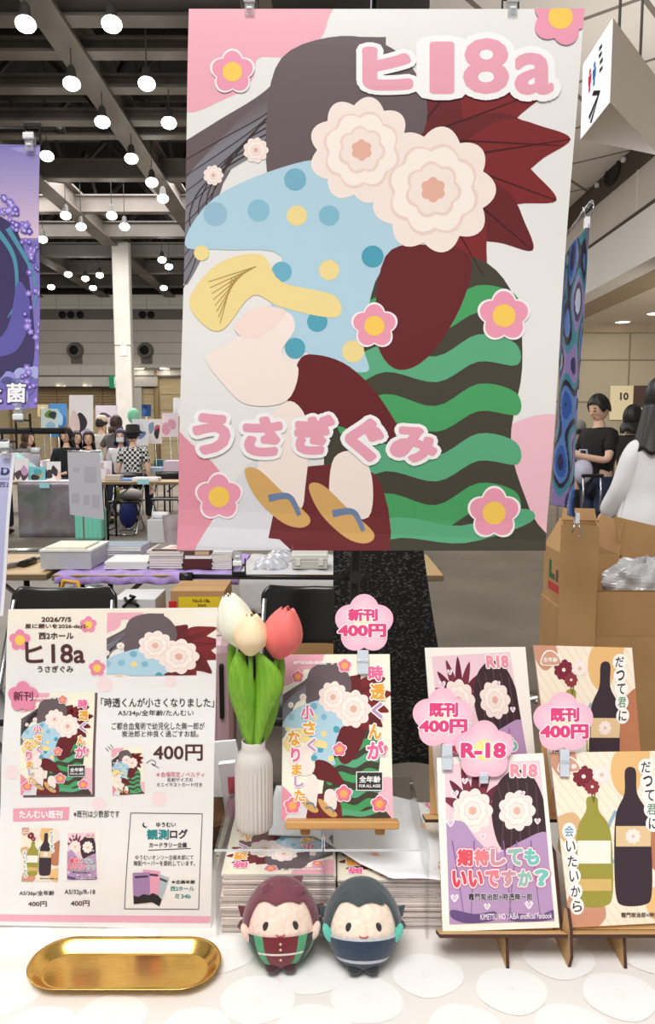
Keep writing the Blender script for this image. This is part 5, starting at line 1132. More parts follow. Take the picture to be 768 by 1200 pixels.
xa, xb = on_y(132, 700, 3.3).x, on_y(182, 700, 3.3).x; zb_ = on_y(150, 702, 3.3).z
e = empty('gift_box', ((xa + xb) / 2, 3.4, 0), 'white carton with black cords on its front under the purple cloth', 'box')
b = MB(); b.bb((xa, 3.3, 0), (xb, 3.52, zb_), M('box_white', (218, 218, 218), .6), .004); b.build('body', e, world=True)
b = MB(); b.tube([on_y(146, 700, 3.29), on_y(150, 706, 3.285), on_y(144, 712, 3.28)], .008, blackm, n=6); b.tube([on_y(150, 706, 3.285), on_y(158, 707, 3.28), on_y(163, 711, 3.28)], .008, blackm, n=6); b.tube([on_y(150, 706, 3.285), on_y(158, 699, 3.28), on_y(152, 698, 3.28)], .008, blackm, n=6); b.build('cord', e, world=True)
ye = M('bag_yellow', (226, 168, 52), .6)
xa, xb = on_y(76, 690, 3.0).x, on_y(100, 690, 3.0).x; e = empty('tote_bag', ((xa + xb) / 2, 3.0, 0), 'dark purple tote bag with a yellow handle behind the left chair', 'bag')
zt_ = on_y(80, 698, 3.0).z
b = MB(); b.lathe([(.09, 0), (.1, .02), (.098, zt_ - .05), (.092, zt_)], ((xa + xb) / 2, 3.0, 0), M('bag_purple', (74, 30, 96), .7), n=24, sx=1.5, sy=.7); b.build('body', e, world=True)
b = MB(); xm_ = (xa + xb) / 2; b.tube([(xa - .005, 2.93, zt_ - .08), (xa, 2.93, zt_), (xm_ - .02, 2.93, zt_ + .075), (xm_ + .035, 2.93, zt_ + .07), (xb + .005, 2.93, zt_), (xb + .01, 2.93, zt_ - .08)], .009, ye, n=8); b.tube([(xa - .005, 2.928, zt_ - .01), (xb + .005, 2.928, zt_ - .01)], .01, ye, n=8); b.build('handle', e, world=True)
b = MB()
def bpk(u, v): q = u * 2 * math.pi; zz = v * .52; r = .16 * (math.sin(math.pi * min(1, .12 + v * .85)) ** .45); return V((-1.12 + r * math.cos(q) * 1.2, 3.8 + r * .7 * math.sin(q), .001 + zz))
b.grid(bpk, 24, 16, M('bag_black', (30, 28, 32), .7)); T(b.build('backpack'), 'black backpack slumped on the floor under the purple cloth', 'bag')
b = MB()
b.grid(lambda u, v: V((-.28 + .19 * math.sin(math.pi * min(1, .15 + v * .8)) ** .5 * math.cos(u * 6.283), 3.85 + .13 * math.sin(math.pi * min(1, .15 + v * .8)) ** .5 * math.sin(u * 6.283), .001 + .5 * v)), 24, 16, M('bag_black', (30, 28, 32), .7)); T(b.build('backpack'), 'black backpack on the floor under the white cloth', 'bag')

# ---------------------------------------------------------------- cartons on the right
def px_at(px, y): return on_y(px, 600, y).x
xa, xb = px_at(667, 2.62), px_at(716, 2.62); zt_ = on_y(680, 617, 2.62).z
e = carton((xa + xb) / 2, 2.72, xb - xa - .02, .15, 0, zt_, 'tall narrow brown cardboard box standing open in front of the stacked cartons', rot=-.28, lids=(('B', 60, .05),), top=False)
xa = .985
e = carton(xa + .12, 3.26, .24, .3, 0, .33, 'closed cardboard box at the bottom left of the right-hand carton stacks'); 
e = carton(xa + .12, 3.26, .24, .3, .337, .30, 'closed cardboard box, middle of the left carton stack', tapeit=False)
zb_ = .644; zt_ = on_y(650, 652, 3.07).z
e = carton(xa + .125, 3.26, .23, .3, zb_, zt_ - zb_, 'open cardboard box with a green and red mark, top of the left carton stack', lids=(('L', 118, .14), ('R', 80, .14)), top=False)
b = MB()
def mk(x0, z0, w_, h_, m): b.bb((-.1165, -x0 - w_, z0), (-.1152, -x0, z0 + h_), m)
hh = zt_ - zb_
gm_ = M('mark_green', (52, 104, 62), .6); rm_ = M('mark_red', (196, 62, 60), .6)
mk(-.06, hh * .42, .03, .08, gm_); mk(-.03, hh * .42, .05, .025, gm_); mk(.04, hh * .42, .03, .05, M('mark_brown', (120, 70, 52), .6)); mk(-.07, hh * .2, .16, .035, rm_); b.build('printed_mark', e)
xa = px_at(704, 2.75); zl_ = on_y(730, 745, 2.75).z; zt_ = on_y(730, 692, 2.75).z
carton(xa + .25, 2.92, .5, .34, 0, zl_ - .006, 'closed cardboard box under the open one at the right edge', tapeit=True)
e = carton(xa + .25, 2.92, .5, .34, zl_, zt_ - zl_, 'open cardboard box holding a crumpled plastic bag at the right edge', lids=(('F', -80, .0), ), top=False)
b = MB()
r_ = random.Random(11); c0 = V((xa + .24, 2.9, zt_ - .02))
def cb_(u, v): q = u * 6.283; f = math.pi * v; n_ = 1 + .10 * math.sin(q * 5 + v * 9) + .07 * math.sin(q * 11 - v * 17) + .05 * math.sin(v * 31 + q * 3); return c0 + V((.15 * math.sin(f) * math.cos(q) * n_, .11 * math.sin(f) * math.sin(q) * n_, -.10 * math.cos(f) * n_ + .01))
b.grid(cb_, 48, 30, M('bag_silver', (206, 206, 208), .2, coat=.5, alpha=.85), smooth=False); T(b.build('plastic_bag'), 'crumpled silvery clear plastic bag filling the open box at the right edge', 'bag')
xk = 1.235; zk = on_y(735, 662, 3.15).z
e = carton(xk + .27, 3.35, .54, .34, 0, zk, 'large cardboard box with a raised flap behind the open box at the right edge', lids=(('R', 60, .16),), top=True, tapeit=False)
b = MB(); b.box((-.05, .0, zk + .0062), (.3, .035, .001), M('slot_dark', (40, 28, 20), .8)); b.build('slot', e)
b = MB(); q = [on_y(720, 605, 3.12), on_y(772, 617, 3.12), on_y(772, 690, 3.12), on_y(731, 664, 3.12)]; b.prism(q, (0, .006, 0), card); b.build('flap', e, world=True)

# ---------------------------------------------------------------- glossy blue poster hung edge-on at right
e0 = 2.05
pn = on_y(690, 262, e0); yf = e0 + .43; pf = on_y(656, 306, yf); zb_ = on_y(690, 606, e0).z; zbf = on_y(652, 588, yf).z
cols = [(30, 34, 84), (44, 92, 176), (90, 130, 200), (26, 26, 56), (60, 140, 160), (150, 130, 190), (40, 44, 96), (206, 210, 232)]
def bp(u, v):
    a = pf + (pn - pf) * u; bt = V((pf.x, pf.y, zbf)) + (V((pn.x, pn.y, zb_)) - V((pf.x, pf.y, zbf))) * u; p = a + (bt - a) * v
    return p + V((.016 * math.sin(u * 9 + v * 3) * (.2 + v), 0, 0))
r_ = random.Random(4); pal = {}
def bcol(u, v):
    t = math.sin(u * 7 + v * 11) + math.sin(v * 23 - u * 5) + .8 * math.sin(u * 19 + v * 4); return ink(cols[int((t + 2.8) / 5.6 * 7.99) % 8], .18)
b = MB(); b.grid(bp, 90, 200, ink(cols[0], .18), mfn=bcol); T(b.build('glossy_poster', solid=.001), 'glossy blue and violet poster hanging edge-on right of the big poster', 'poster')
e = empty('poster_stand', (pn.x + .02, e0 + .2, 0), 'thin stand carrying the glossy blue poster', 'poster stand')
b = MB(); b.tube([pn + V((0, -.02, .05)), pf + V((0, .02, .05))], .005, chrome, n=8); b.build('bar', e, world=True)
b = MB(); ml = V((on_y(654, 600, 3.8).x, 3.8, pf.z + .05)); b.tube([pf + V((0, .02, .05)), ml], .005, chrome, n=8); b.tube([ml, V((ml.x, ml.y, .01))], .007, chrome, n=8); b.build('mast', e, world=True)
b = MB(); b.lathe([(.13, 0), (.13, .008), (.01, .018)], (ml.x, ml.y, 0), chrome, n=24); b.build('base', e, world=True)
for k, (q, lb) in enumerate(((pn, 'silver hook clip at the near top corner of the glossy blue poster'), (pf, 'silver hook clip at the far top corner of the glossy blue poster'), (V((pn.x, pn.y, zb_)), 'silver weight clip at the bottom corner of the glossy blue poster'))):
    b = MB(); s = 1 if k < 2 else -1
    b.box(q + V((0, .012, s * .004)), (.012, .02, .03), clipw, bevel=.002); b.tube([q + V((-.004, .012, s * .018)), q + V((-.012, .01, s * .045))], .002, chrome, n=6); b.tube([q + V((.004, .012, s * .018)), q + V((.014, .01, s * .04)), q + V((.016, .01, s * .052)), q + V((.008, .01, s * .056))], .002, chrome, n=6)
    T(b.build('hook_clip'), lb, 'clip')

# ---------------------------------------------------------------- people
skinm = M('skin', (232, 190, 164), .6)
def skinned(verts, edges, subs=1):
    me = bpy.data.meshes.new('sk'); me.from_pydata([tuple(v[0]) for v in verts], edges, []); o = bpy.data.objects.new('sk', me); C.objects.link(o)
    m = o.modifiers.new('s', 'SKIN'); m.use_smooth_shade = True
    for i, v in enumerate(verts):
        r = v[1]; me.skin_vertices[0].data[i].radius = (r, r) if not isinstance(r, tuple) else r
        me.skin_vertices[0].data[i].use_root = (i == 0)
    s = o.modifiers.new('u', 'SUBSURF'); s.levels = subs; s.render_levels = subs
    dg = bpy.context.evaluated_depsgraph_get(); ev = bpy.data.meshes.new_from_object(o.evaluated_get(dg))
    vs = [v.co.copy() for v in ev.vertices]; fs = [list(p.vertices) for p in ev.polygons]
    bpy.data.objects.remove(o); bpy.data.meshes.remove(me); bpy.data.meshes.remove(ev); return vs, fs
def person(px, y, head_py, label, rz=0.0, pose='stand', H=1.65, shirt=(40, 40, 40), pants=(40, 40, 60), hair=(28, 22, 22), style='short', arms=None, lean=0.0, sleeve='short', hat=None, mask=False, skirt=None, head_turn=0.0, nod=0.0, plaid=None, seat=.46, x=None, drop=0.0, longcoat=False):
    """faces -Y (towards the camera) at rz = 0; the head top is where head_py puts it"""
    s = H / 1.65; hip = (.86 * s if pose == 'stand' else seat + .08)
    x = on_y(px, 600, y).x if x is None else x
    e = empty('person', (x, y, 0), label, 'person', rz=rz)
    la = Matrix.Rotation(lean, 3, 'X')   # lean > 0 bends forward (towards -Y)
    hp = V((0, 0, hip))
    def up(v): return hp + la @ (V(v) * s)
    ht = Matrix.Rotation(head_turn, 3, 'Z') @ Matrix.Rotation(nod, 3, 'X')
    neck = up((0, 0, .52)); hc = neck + (la @ V((0, -.012 * s, .155 * s)))
    dz = 0
    if head_py is not None:
        want = on_y(px, head_py, y).z; dz = want - (hc.z + .12 * s)
        if pose == 'sit' or abs(dz) > .25: hip += dz if pose == 'sit' else 0; hp = V((0, 0, hip)); neck = up((0, 0, .52)); hc = neck + (la @ V((0, -.012 * s, .155 * s)))
    arms = arms or {}
    def shoulder(k): return up((k * .165, 0, .44))
    AR = {}
    for k in (-1, 1):
        el, wr = arms.get(k, ((k * .22, .02, .17), (k * .23, -.05, -.07))); AR[k] = (shoulder(k), up(el), up(wr))
    if pose == 'stand': LG = {k: (V((k * .085 * s, 0, hip - .03)), V((k * .09 * s, -.02, hip * .52)), V((k * .09 * s, .01, .075)), V((k * .1 * s, -.12 * s, .03))) for k in (-1, 1)}
    else: LG = {k: (V((k * .09 * s, 0, hip)), V((k * .10 * s, -.42 * s, hip + .0)), V((k * .10 * s, -.40 * s, .075)), V((k * .11 * s, -.52 * s, .03))) for k in (-1, 1)}
    # body: one continuous skin from pelvis to head, arms and legs
    vs = [(hp, .115 * s), (up((0, 0, .17)), .105 * s), (up((0, 0, .36)), .12 * s), (up((0, 0, .47)), .075 * s), (neck, .048 * s), (neck + (hc - neck) * .45, .05 * s)]
    ed = [(0, 1), (1, 2), (2, 3), (3, 4), (4, 5)]
    for k in (-1, 1):
        a, b_, c = AR[k]; i = len(vs); vs += [(a, .052 * s), (b_, .04 * s), (c, .027 * s), (c + (c - b_).normalized() * .045 * s, .024 * s)]; ed += [(2, i), (i, i + 1), (i + 1, i + 2), (i + 2, i + 3)]
        a, b_, c, d_ = LG[k]; i = len(vs); vs += [(a, .085 * s), (b_, .055 * s), (c, .038 * s), (d_, .03 * s)]; ed += [(0, i), (i, i + 1), (i + 1, i + 2), (i + 2, i + 3)]
    B = MB(); sv, sf = skinned(vs, ed); B.add(sv, sf, skinm, True)
    Rh = la @ ht
    def hd(q): return hc + Rh @ (V(q) * s)
    B.ball(hc, (.078 * s, .094 * s, .112 * s), skinm, rot=Rh); B.ball(hd((0, -.025, -.06)), (.05 * s, .06 * s, .055 * s), skinm, rot=Rh)
    B.ball(hd((0, -.098, -.02)), (.013 * s, .018 * s, .022 * s), skinm, rot=Rh, n=8, k=6)
    for k in (-1, 1): B.ball(hd((k * .078, .005, -.01)), (.012 * s, .02 * s, .03 * s), skinm, rot=Rh, n=8, k=6)
    em = M('eye_dark', (36, 28, 26), .4); lm = M('lip', (190, 110, 104), .6)
    for k in (-1, 1):
        B.ball(hd((k * .032, -.0855, .002)), (.013 * s, .006 * s, .008 * s), em, rot=Rh, n=8, k=6)
        B.ball(hd((k * .034, -.082, .028)), (.02 * s, .006 * s, .004 * s), em, rot=Rh, n=8, k=6)
    B.ball(hd((0, -.083, -.062)), (.022 * s, .008 * s, .006 * s), lm, rot=Rh, n=8, k=6)
    for k in (-1, 1):   # hands: palm is the end of the arm, four fingers and a thumb grow out of it
        a, b_, c = AR[k]; d_ = (c - b_).normalized(); sd = d_.cross(V((0, 0, 1))); sd = sd.normalized() if sd.length > .1 else V((1, 0, 0)); nr = sd.cross(d_).normalized(); pb_ = c + d_ * .05 * s
        for f, ln in ((-1.5, .062), (-.5, .075), (.5, .07), (1.5, .055)):
            q = pb_ + sd * f * .014 * s; B.tube([q - d_ * .02 * s, q + d_ * ln * .5 * s, q + d_ * ln * .85 * s - nr * .02 * s, q + d_ * ln * .9 * s - nr * .042 * s], [.008 * s, .0078 * s, .007 * s, .005 * s], skinm, n=6)
        q = c + d_ * .015 * s + sd * .02 * s; B.tube([q, q + sd * .028 * s + d_ * .02 * s - nr * .012 * s, q + sd * .03 * s + d_ * .05 * s - nr * .028 * s], [.010 * s, .009 * s, .006 * s], skinm, n=6)
    B.build('body', e)
    # shirt
    sm_ = plaid or M('shirt_%02x%02x%02x' % shirt, shirt, .8, noise=.05, nscale=14, bump=.1)
    vs = [(up((0, 0, -.17)), .146 * s), (up((0, 0, -.05)), .14 * s), (up((0, 0, .17)), .125 * s), (up((0, 0, .36)), .142 * s), (up((0, 0, .47)), .085 * s), (up((0, 0, .505)), .062 * s)]; ed = [(0, 1), (1, 2), (2, 3), (3, 4), (4, 5)]
    for k in (-1, 1):
        a, b_, c = AR[k]; i = len(vs); f = .75 if sleeve == 'short' else 1
        vs += [(a, .07 * s), (a + (b_ - a) * f, .056 * s)]; ed += [(3, i), (i, i + 1)]
        if sleeve == 'long': vs += [(b_ + (c - b_) * .9, .04 * s)]; ed += [(i + 1, i + 2)]
    sv, sf = skinned(vs, ed); B = MB(); B.add(sv, sf, sm_, True); B.build('shirt', e)
    if not longcoat:
        pm_ = M('pants_%02x%02x%02x' % pants, pants, .8); vs = [(hp + V((0, 0, .05)), .128 * s)]; ed = []
        for k in (-1, 1):
            a, b_, c, d_ = LG[k]; i = len(vs); vs += [(a, .1 * s), (b_, .072 * s), (c + V((0, 0, .01)), .058 * s)]; ed += [(0, i), (i, i + 1), (i + 1, i + 2)]
        sv, sf = skinned(vs, ed); B = MB(); B.add(sv, sf, pm_, True); B.build('trousers', e)
    shm = M('shoe_dark', (34, 32, 34), .5)
    for k in (-1, 1): B = MB(); c, d_ = LG[k][2], LG[k][3]; m_ = (c + d_) / 2; B.ball((m_.x, m_.y, .042), (.045 * s, .12 * s, .042), shm, n=14, k=8); B.build('shoe', e)
    # hair
    hm_ = M('hair_%02x%02x%02x' % hair, hair, .5, noise=.15, nscale=40, stretch=(1, 1, .15)); B = MB(); lo_side = {'short': -.15, 'bob': -.75, 'long': -.75}[style]
    def hf(u, v):
        az = -math.pi + 2 * math.pi * u; a = abs(az); t = min(1, max(0, (a - .65) / .5)); t = t * t * (3 - 2 * t); back = min(1, max(0, (a - 1.6) / .8))
        lo = .52 * (1 - t) + (lo_side - (.35 if style == 'short' else 0) * back) * t + .05 * math.sin(az * 9); el = lo + (math.pi / 2 - lo) * v
        r = 1.12 + .03 * math.sin(az * 7); return hd((.082 * r * math.cos(el) * math.sin(az), -.096 * r * math.cos(el) * math.cos(az) + .004, .116 * r * math.sin(el)))
    B.grid(hf, 40, 12, hm_)
    if style in ('long', 'bob'):
        L_ = .42 if style == 'long' else .10
        def lf(u, v):
            az = .95 + (2 * math.pi - 1.9) * u; w_ = 1 + .25 * math.sin(v * 2.4) ; r = .088 * w_; z = -.05 - v * L_; return hd((r * math.sin(az) * 1.02, -r * math.cos(az) * 1.05 + .006 + .02 * v, z + .02 * math.sin(u * 25) * v))
        B.grid(lf, 36, 10, hm_)
    B.build('hair', e, solid=.008)
    if hat:
        htm = M('hat_%02x%02x%02x' % hat[1], hat[1], .8); B = MB()
        if hat[0] == 'bucket': prof = [(.165, .015), (.125, .045), (.103, .06), (.096, .13), (.06, .145), (.005, .147)]
        else: prof = [(.096, .02), (.1, .05), (.093, .10), (.06, .13), (.005, .138)]
        B.lathe([(r * s, z * s) for r, z in prof], hc, htm, n=24, rot=Rh)
        if hat[0] == 'cap': B.grid(lambda u, v: hd(((u - .5) * .15 * (1 - .25 * v), -.085 - .075 * v * math.sin(math.pi * (.15 + .7 * u)), .035 - .012 * v)), 10, 5, htm)
        B.build('hat', e)
    if mask:
        B = MB(); mm_ = M('mask_white', (238, 240, 242), .8); B.grid(lambda u, v: hd((.066 * math.sin((u - .5) * 2.2), -.108 * math.cos((u - .5) * 1.9) + .0, -.012 - .075 * v)), 10, 6, mm_); B.build('face_mask', e, solid=.004)
    return e, up, hd
PL = bpy.data.materials.new('plaid'); PL.use_nodes = True; nt = PL.node_tree; bs = nt.nodes['Principled BSDF']; bs.inputs['Roughness'].default_value = .85
tc = nt.nodes.new('ShaderNodeTexCoord'); ck = nt.nodes.new('ShaderNodeTexChecker'); ck.inputs['Scale'].default_value = 26; ck.inputs[1].default_value = rgb((226, 226, 224)); ck.inputs[2].default_value = rgb((26, 26, 28)); nt.links.new(tc.outputs['Object'], ck.inputs[0]); nt.links.new(ck.outputs[0], bs.inputs['Base Color'])
# right aisle
e, up_, hd_ = person(699, 7.3, 455, 'person in a black T-shirt looking down at something in their hands, in the right aisle', rz=-1.15, shirt=(20, 20, 22), pants=(44, 54, 82), hair=(20, 17, 17), H=1.74, nod=.35, arms={-1: ((-.22, -.06, .2), (-.06, -.34, .24)), 1: ((.22, -.1, .2), (.05, -.36, .26))})
b = MB(); q = up_((0, -.42, .30)); b.box(q, (.075, .012, .15), M('phone_dark', (60, 50, 48), .3), rot=Matrix.Rotation(rad(-50), 3, 'X'), bevel=.004); o = b.build('phone', None); o.location = (e.location.x, e.location.y, 0); o.rotation_euler = e.rotation_euler; T(o, 'dark phone held by the person in the black T-shirt', 'phone')
person(737, 7.9, 465, 'person with long black hair in black, behind the one in the black T-shirt', rz=2.2, shirt=(24, 22, 24), pants=(50, 58, 84), hair=(26, 20, 20), style='bob', H=1.66)
person(672, 7.95, 489, 'person with a grey cap and pale shirt half hidden behind the glossy blue poster', rz=1.5, shirt=(214, 212, 214), pants=(36, 34, 40), hair=(40, 32, 30), H=1.5, hat=('cap', (150, 146, 146)), arms={1: ((.2, -.05, .2), (.12, -.3, .1)), -1: ((-.2, -.05, .2), (-.1, -.3, .1))})
b = MB(); q = on_y(683, 552, 7.1); b.ball(q, (.095, .08, .12), M('bag_lilac', (206, 206, 226), .4, noise=.06, nscale=10, bump=.3), n=20, k=14); b.tube([q + V((-.05, 0, .09)), q + V((-.03, 0, .2)), q + V((.03, 0, .2)), q + V((.05, 0, .09))], .01, M('bag_lilac'), n=6); T(b.build('shopping_bag'), 'pale lilac shopping bag carried beside the person with the grey cap', 'bag')
suitcase(on_y(697, 600, 6.3).x, 6.3, .44, .26, .62, (20, 20, 22), 'black suitcase with a tall silver handle in the right aisle', handle=.33)
# person in the white coat
ycoat = 4.1; xco = on_y(772, 600, ycoat).x
e = empty('person', (xco, ycoat, 0), 'person in a long white coat with long black hair at the right edge', 'person', rz=math.pi + .25)
s = 1.0; hc = V((0, -.02, 1.56))
vs = [(V((0, 0, .88)), .11), (V((0, 0, 1.05)), .10), (V((0, 0, 1.25)), .115), (V((0, 0, 1.37)), .07), (V((0, 0, 1.42)), .048), (V((0, 0, 1.5)), .05)]; ed = [(0, 1), (1, 2), (2, 3), (3, 4), (4, 5)]
for k in (-1, 1):
    i = len(vs); vs += [(V((k * .16, 0, 1.32)), .05), (V((k * .21, -.03, 1.07)), .04), (V((k * .20, -.21, .90)), .027), (V((k * .20, -.25, .88)), .024)]; ed += [(2, i), (i, i + 1), (i + 1, i + 2), (i + 2, i + 3)]
    i = len(vs); vs += [(V((k * .085, 0, .84)), .085), (V((k * .09, -.01, .46)), .055), (V((k * .09, .01, .075)), .038), (V((k * .1, -.12, .03)), .03)]; ed += [(0, i), (i, i + 1), (i + 1, i + 2), (i + 2, i + 3)]
B = MB(); sv, sf = skinned(vs, ed); B.add(sv, sf, skinm, True); B.ball(hc, (.078, .094, .112), skinm); B.ball(hc + V((0, -.098, -.02)), (.013, .018, .022), skinm, n=8, k=6)
for k in (-1, 1):
    B.ball(hc + V((k * .032, -.0855, .002)), (.013, .006, .008), M('eye_dark'), n=8, k=6); B.ball(hc + V((k * .078, .005, -.01)), (.012, .02, .03), skinm, n=8, k=6)
    for f in range(4): B.tube([V((k * .20 + (f - 1.5) * .014, -.25, .885)), V((k * .20 + (f - 1.5) * .014, -.29, .86)), V((k * .20 + (f - 1.5) * .013, -.30, .825))], [.008, .008, .005], skinm, n=6)
    B.tube([V((k * .18, -.24, .89)), V((k * .165, -.27, .87)), V((k * .165, -.28, .845))], [.010, .009, .006], skinm, n=6)
B.ball(hc + V((0, -.083, -.062)), (.022, .008, .006), M('lip'), n=8, k=6); B.build('body', e)
wc = M('coat_white', (236, 236, 238), .75, bump=.25, nscale=6, noise=.02)
def coat(u, v):
    q = u * 2 * math.pi; z = 1.40 - v * 1.0
    key = [(0, .075, .075), (.05, .15, .10), (.12, .2, .125), (.3, .205, .145), (.5, .235, .185), (.75, .29, .24), (1, .34, .29)]
    for i in range(len(key) - 1):
        if key[i][0] <= v <= key[i + 1][0] + 1e-9: t = (v - key[i][0]) / (key[i + 1][0] - key[i][0]); t = t * t * (3 - 2 * t); rx = key[i][1] + (key[i + 1][1] - key[i][1]) * t; ry = key[i][2] + (key[i + 1][2] - key[i][2]) * t; break
    f = 1 + (.045 * v) * math.sin(q * 7 + v * 3) + .02 * math.sin(q * 3 + v * 11) * v; return V((rx * f * math.cos(q), ry * f * math.sin(q), z))
B = MB(); B.grid(coat, 56, 34, wc); B.build('coat', e, solid=.006)
for k in (-1, 1):
    sv, sf = skinned([(V((k * .10, 0, 1.33)), .065), (V((k * .17, .0, 1.27)), .07), (V((k * .215, -.03, 1.07)), .066), (V((k * .20, -.19, .92)), .055)], [(0, 1), (1, 2), (2, 3)], 2); B = MB(); B.add(sv, sf, wc, True); B.build('coat_sleeve', e)
B = MB(); B.grid(lambda u, v: V((.085 * (1 + .35 * v) * math.cos(u * 6.283), .075 * (1 + .4 * v) * math.sin(u * 6.283), 1.425 - .05 * v + .012 * math.sin(u * 6.283))), 30, 5, wc); B.build('collar', e, solid=.006)
hm_ = M('hair_black', (22, 18, 20), .45, noise=.2, nscale=40, stretch=(1, 1, .15)); B = MB()
B.grid(lambda u, v: hc + V((.09 * math.cos(-.3 + v * 1.87) * math.sin(-math.pi + 6.283 * u), .004 - .105 * math.cos(-.3 + v * 1.87) * math.cos(-math.pi + 6.283 * u) + .012, .13 * math.sin(-.3 + v * 1.87))) if abs(-math.pi + 6.283 * u) > .7 else hc + V((.09 * math.cos(.5 + v * 1.07) * math.sin(-math.pi + 6.283 * u), .016 - .105 * math.cos(.5 + v * 1.07) * math.cos(-math.pi + 6.283 * u), .13 * math.sin(.5 + v * 1.07))), 40, 12, hm_)
B.grid(lambda u, v: hc + V(((.095 + .09 * v) * math.sin(1.0 + 4.283 * u), (-.095 - .03 * v) * math.cos(1.0 + 4.283 * u) * (1 + .1 * v) + .02 + .04 * v, -.02 - .26 * v + .015 * math.sin(u * 40) * v)), 44, 12, hm_); B.build('hair', e, solid=.008)
for k in (-1, 1): B = MB(); B.ball((k * .095, -.05, .042), (.045, .12, .042), M('shoe_dark'), n=14, k=8); B.build('shoe', e)
# poster / number panel on the far wall
b = MB(); q0, q1 = on_y(716, 452, 20.15), on_y(742, 492, 20.15); b.bb((q0.x, 20.14, q1.z), (q1.x, 20.19, q0.z), M('panel_cream', (236, 220, 180), .5)); e = b.build('wall_panel', loc=(q0.x, 20.16, q1.z)); T(e, 'cream number panel on the beige tiled wall behind the black-haired person', 'sign')
pz = Print((0, 20.138, 0), (0, -1, 0), [(716, 452), (742, 452), (742, 492), (716, 492)], .001, (236, 220, 180), sheet=False, dl=.002); pz.text('10', (727, 460, 737, 469), (40, 34, 30), 1, bold=.04); pz.done('number', e)
b = MB(); q0, q1 = on_y(743, 452, 20.15), on_y(790, 478, 20.15); b.bb((q0.x, 20.1, q1.z), (q1.x, 20.19, q0.z), M('shutter_brown', (70, 44, 34), .6)); T(b.build('shutter'), 'dark brown shutter on the beige wall above the white counter', 'shutter')
b = MB(); q0, q1 = on_y(743, 478, 20.15), on_y(790, 486, 20.15); b.bb((q0.x, 20.1, q1.z), (q1.x, 20.19, q0.z), M('panel_white', (236, 236, 234), .5)); T(b.build('counter_panel'), 'white counter panel under the dark brown shutter', 'panel')

# ---------------------------------------------------------------- left aisle: tables, sellers, wares
Z3 = .76
def x_at(px, y): return on_y(px, 560, y).x
folding_table(x_at(-60, 9.7), x_at(113, 9.7), 9.6, 10.1, 'table with the silver rainbow cloth in the left aisle', z=Z3)
folding_table(x_at(115, 9.7), x_at(300, 9.7), 9.6, 10.1, 'wooden edged table with the folding chair under it, in the left aisle', z=Z3)
holo = bpy.data.materials.new('iridescent'); holo.use_nodes = True; nt = holo.node_tree; bs = nt.nodes['Principled BSDF']; bs.inputs['Roughness'].default_value = .3; bs.inputs['Metallic'].default_value = .5
tc = nt.nodes.new('ShaderNodeTexCoord'); nz = nt.nodes.new('ShaderNodeTexNoise'); nz.inputs['Scale'].default_value = 2.2; nz.inputs['Detail'].default_value = 3; cr = nt.nodes.new('ShaderNodeValToRGB')
for i, (ps, c) in enumerate(((.3, (96, 98, 98)), (.42, (120, 128, 118)), (.5, (136, 136, 140)), (.58, (142, 128, 136)), (.7, (156, 158, 164)))):
    el = cr.color_ramp.elements[i] if i < 2 else cr.color_ramp.elements.new(ps); el.position = ps; el.color = rgb(c)
nt.links.new(tc.outputs['Object'], nz.inputs['Vector']); nt.links.new(nz.outputs['Fac'], cr.inputs[0]); nt.links.new(cr.outputs[0], bs.inputs['Base Color'])
xa, xb = x_at(20, 9.58), x_at(105, 9.58)
b = MB(); b.grid(lambda u, v: V((xa + (xb - xa) * u, 9.575 - .02 * abs(math.sin(u * 16)) * v if v < .8 else 9.575 - .02 * abs(math.sin(u * 16)) * .8, Z3 + .004 - .72 * v)), 50, 10, holo); b.grid(lambda u, v: V((xa + (xb - xa) * u, 9.575 + .4 * v, Z3 + .005)), 10, 3, M('cloth_white2', (236, 236, 238), .7)); T(b.build('rainbow_cloth', solid=.003), 'silvery iridescent cloth hanging over the left aisle table', 'tablecloth')
b = MB(); xa, xb = x_at(105.5, 9.57), x_at(121, 9.57); b.grid(lambda u, v: V((xa + (xb - xa) * u, 9.57 - .012 * math.sin(u * 20), .03 + .7 * v)), 20, 4, M('cloth_black', (26, 24, 28), .8)); T(b.build('black_cloth', solid=.003), 'black cloth hanging beside the iridescent one', 'tablecloth')
b = MB(); q0, q1 = on_y(46, 566, 9.545), on_y(58, 572, 9.545); b.bb((q0.x, 9.545, q1.z), (q1.x, 9.553, q0.z), M('note_blue', (160, 214, 224), .6)); T(b.build('note'), 'light blue note stuck on the iridescent cloth', 'note')
b = MB(); q0, q1 = on_y(161, 562, 9.585), on_y(175, 567.5, 9.585); b.bb((q0.x, 9.585, q1.z), (q1.x, 9.593, q0.z), M('note_blue'), ); T(b.build('note'), 'light blue note stuck on the edge of the wooden table', 'note')
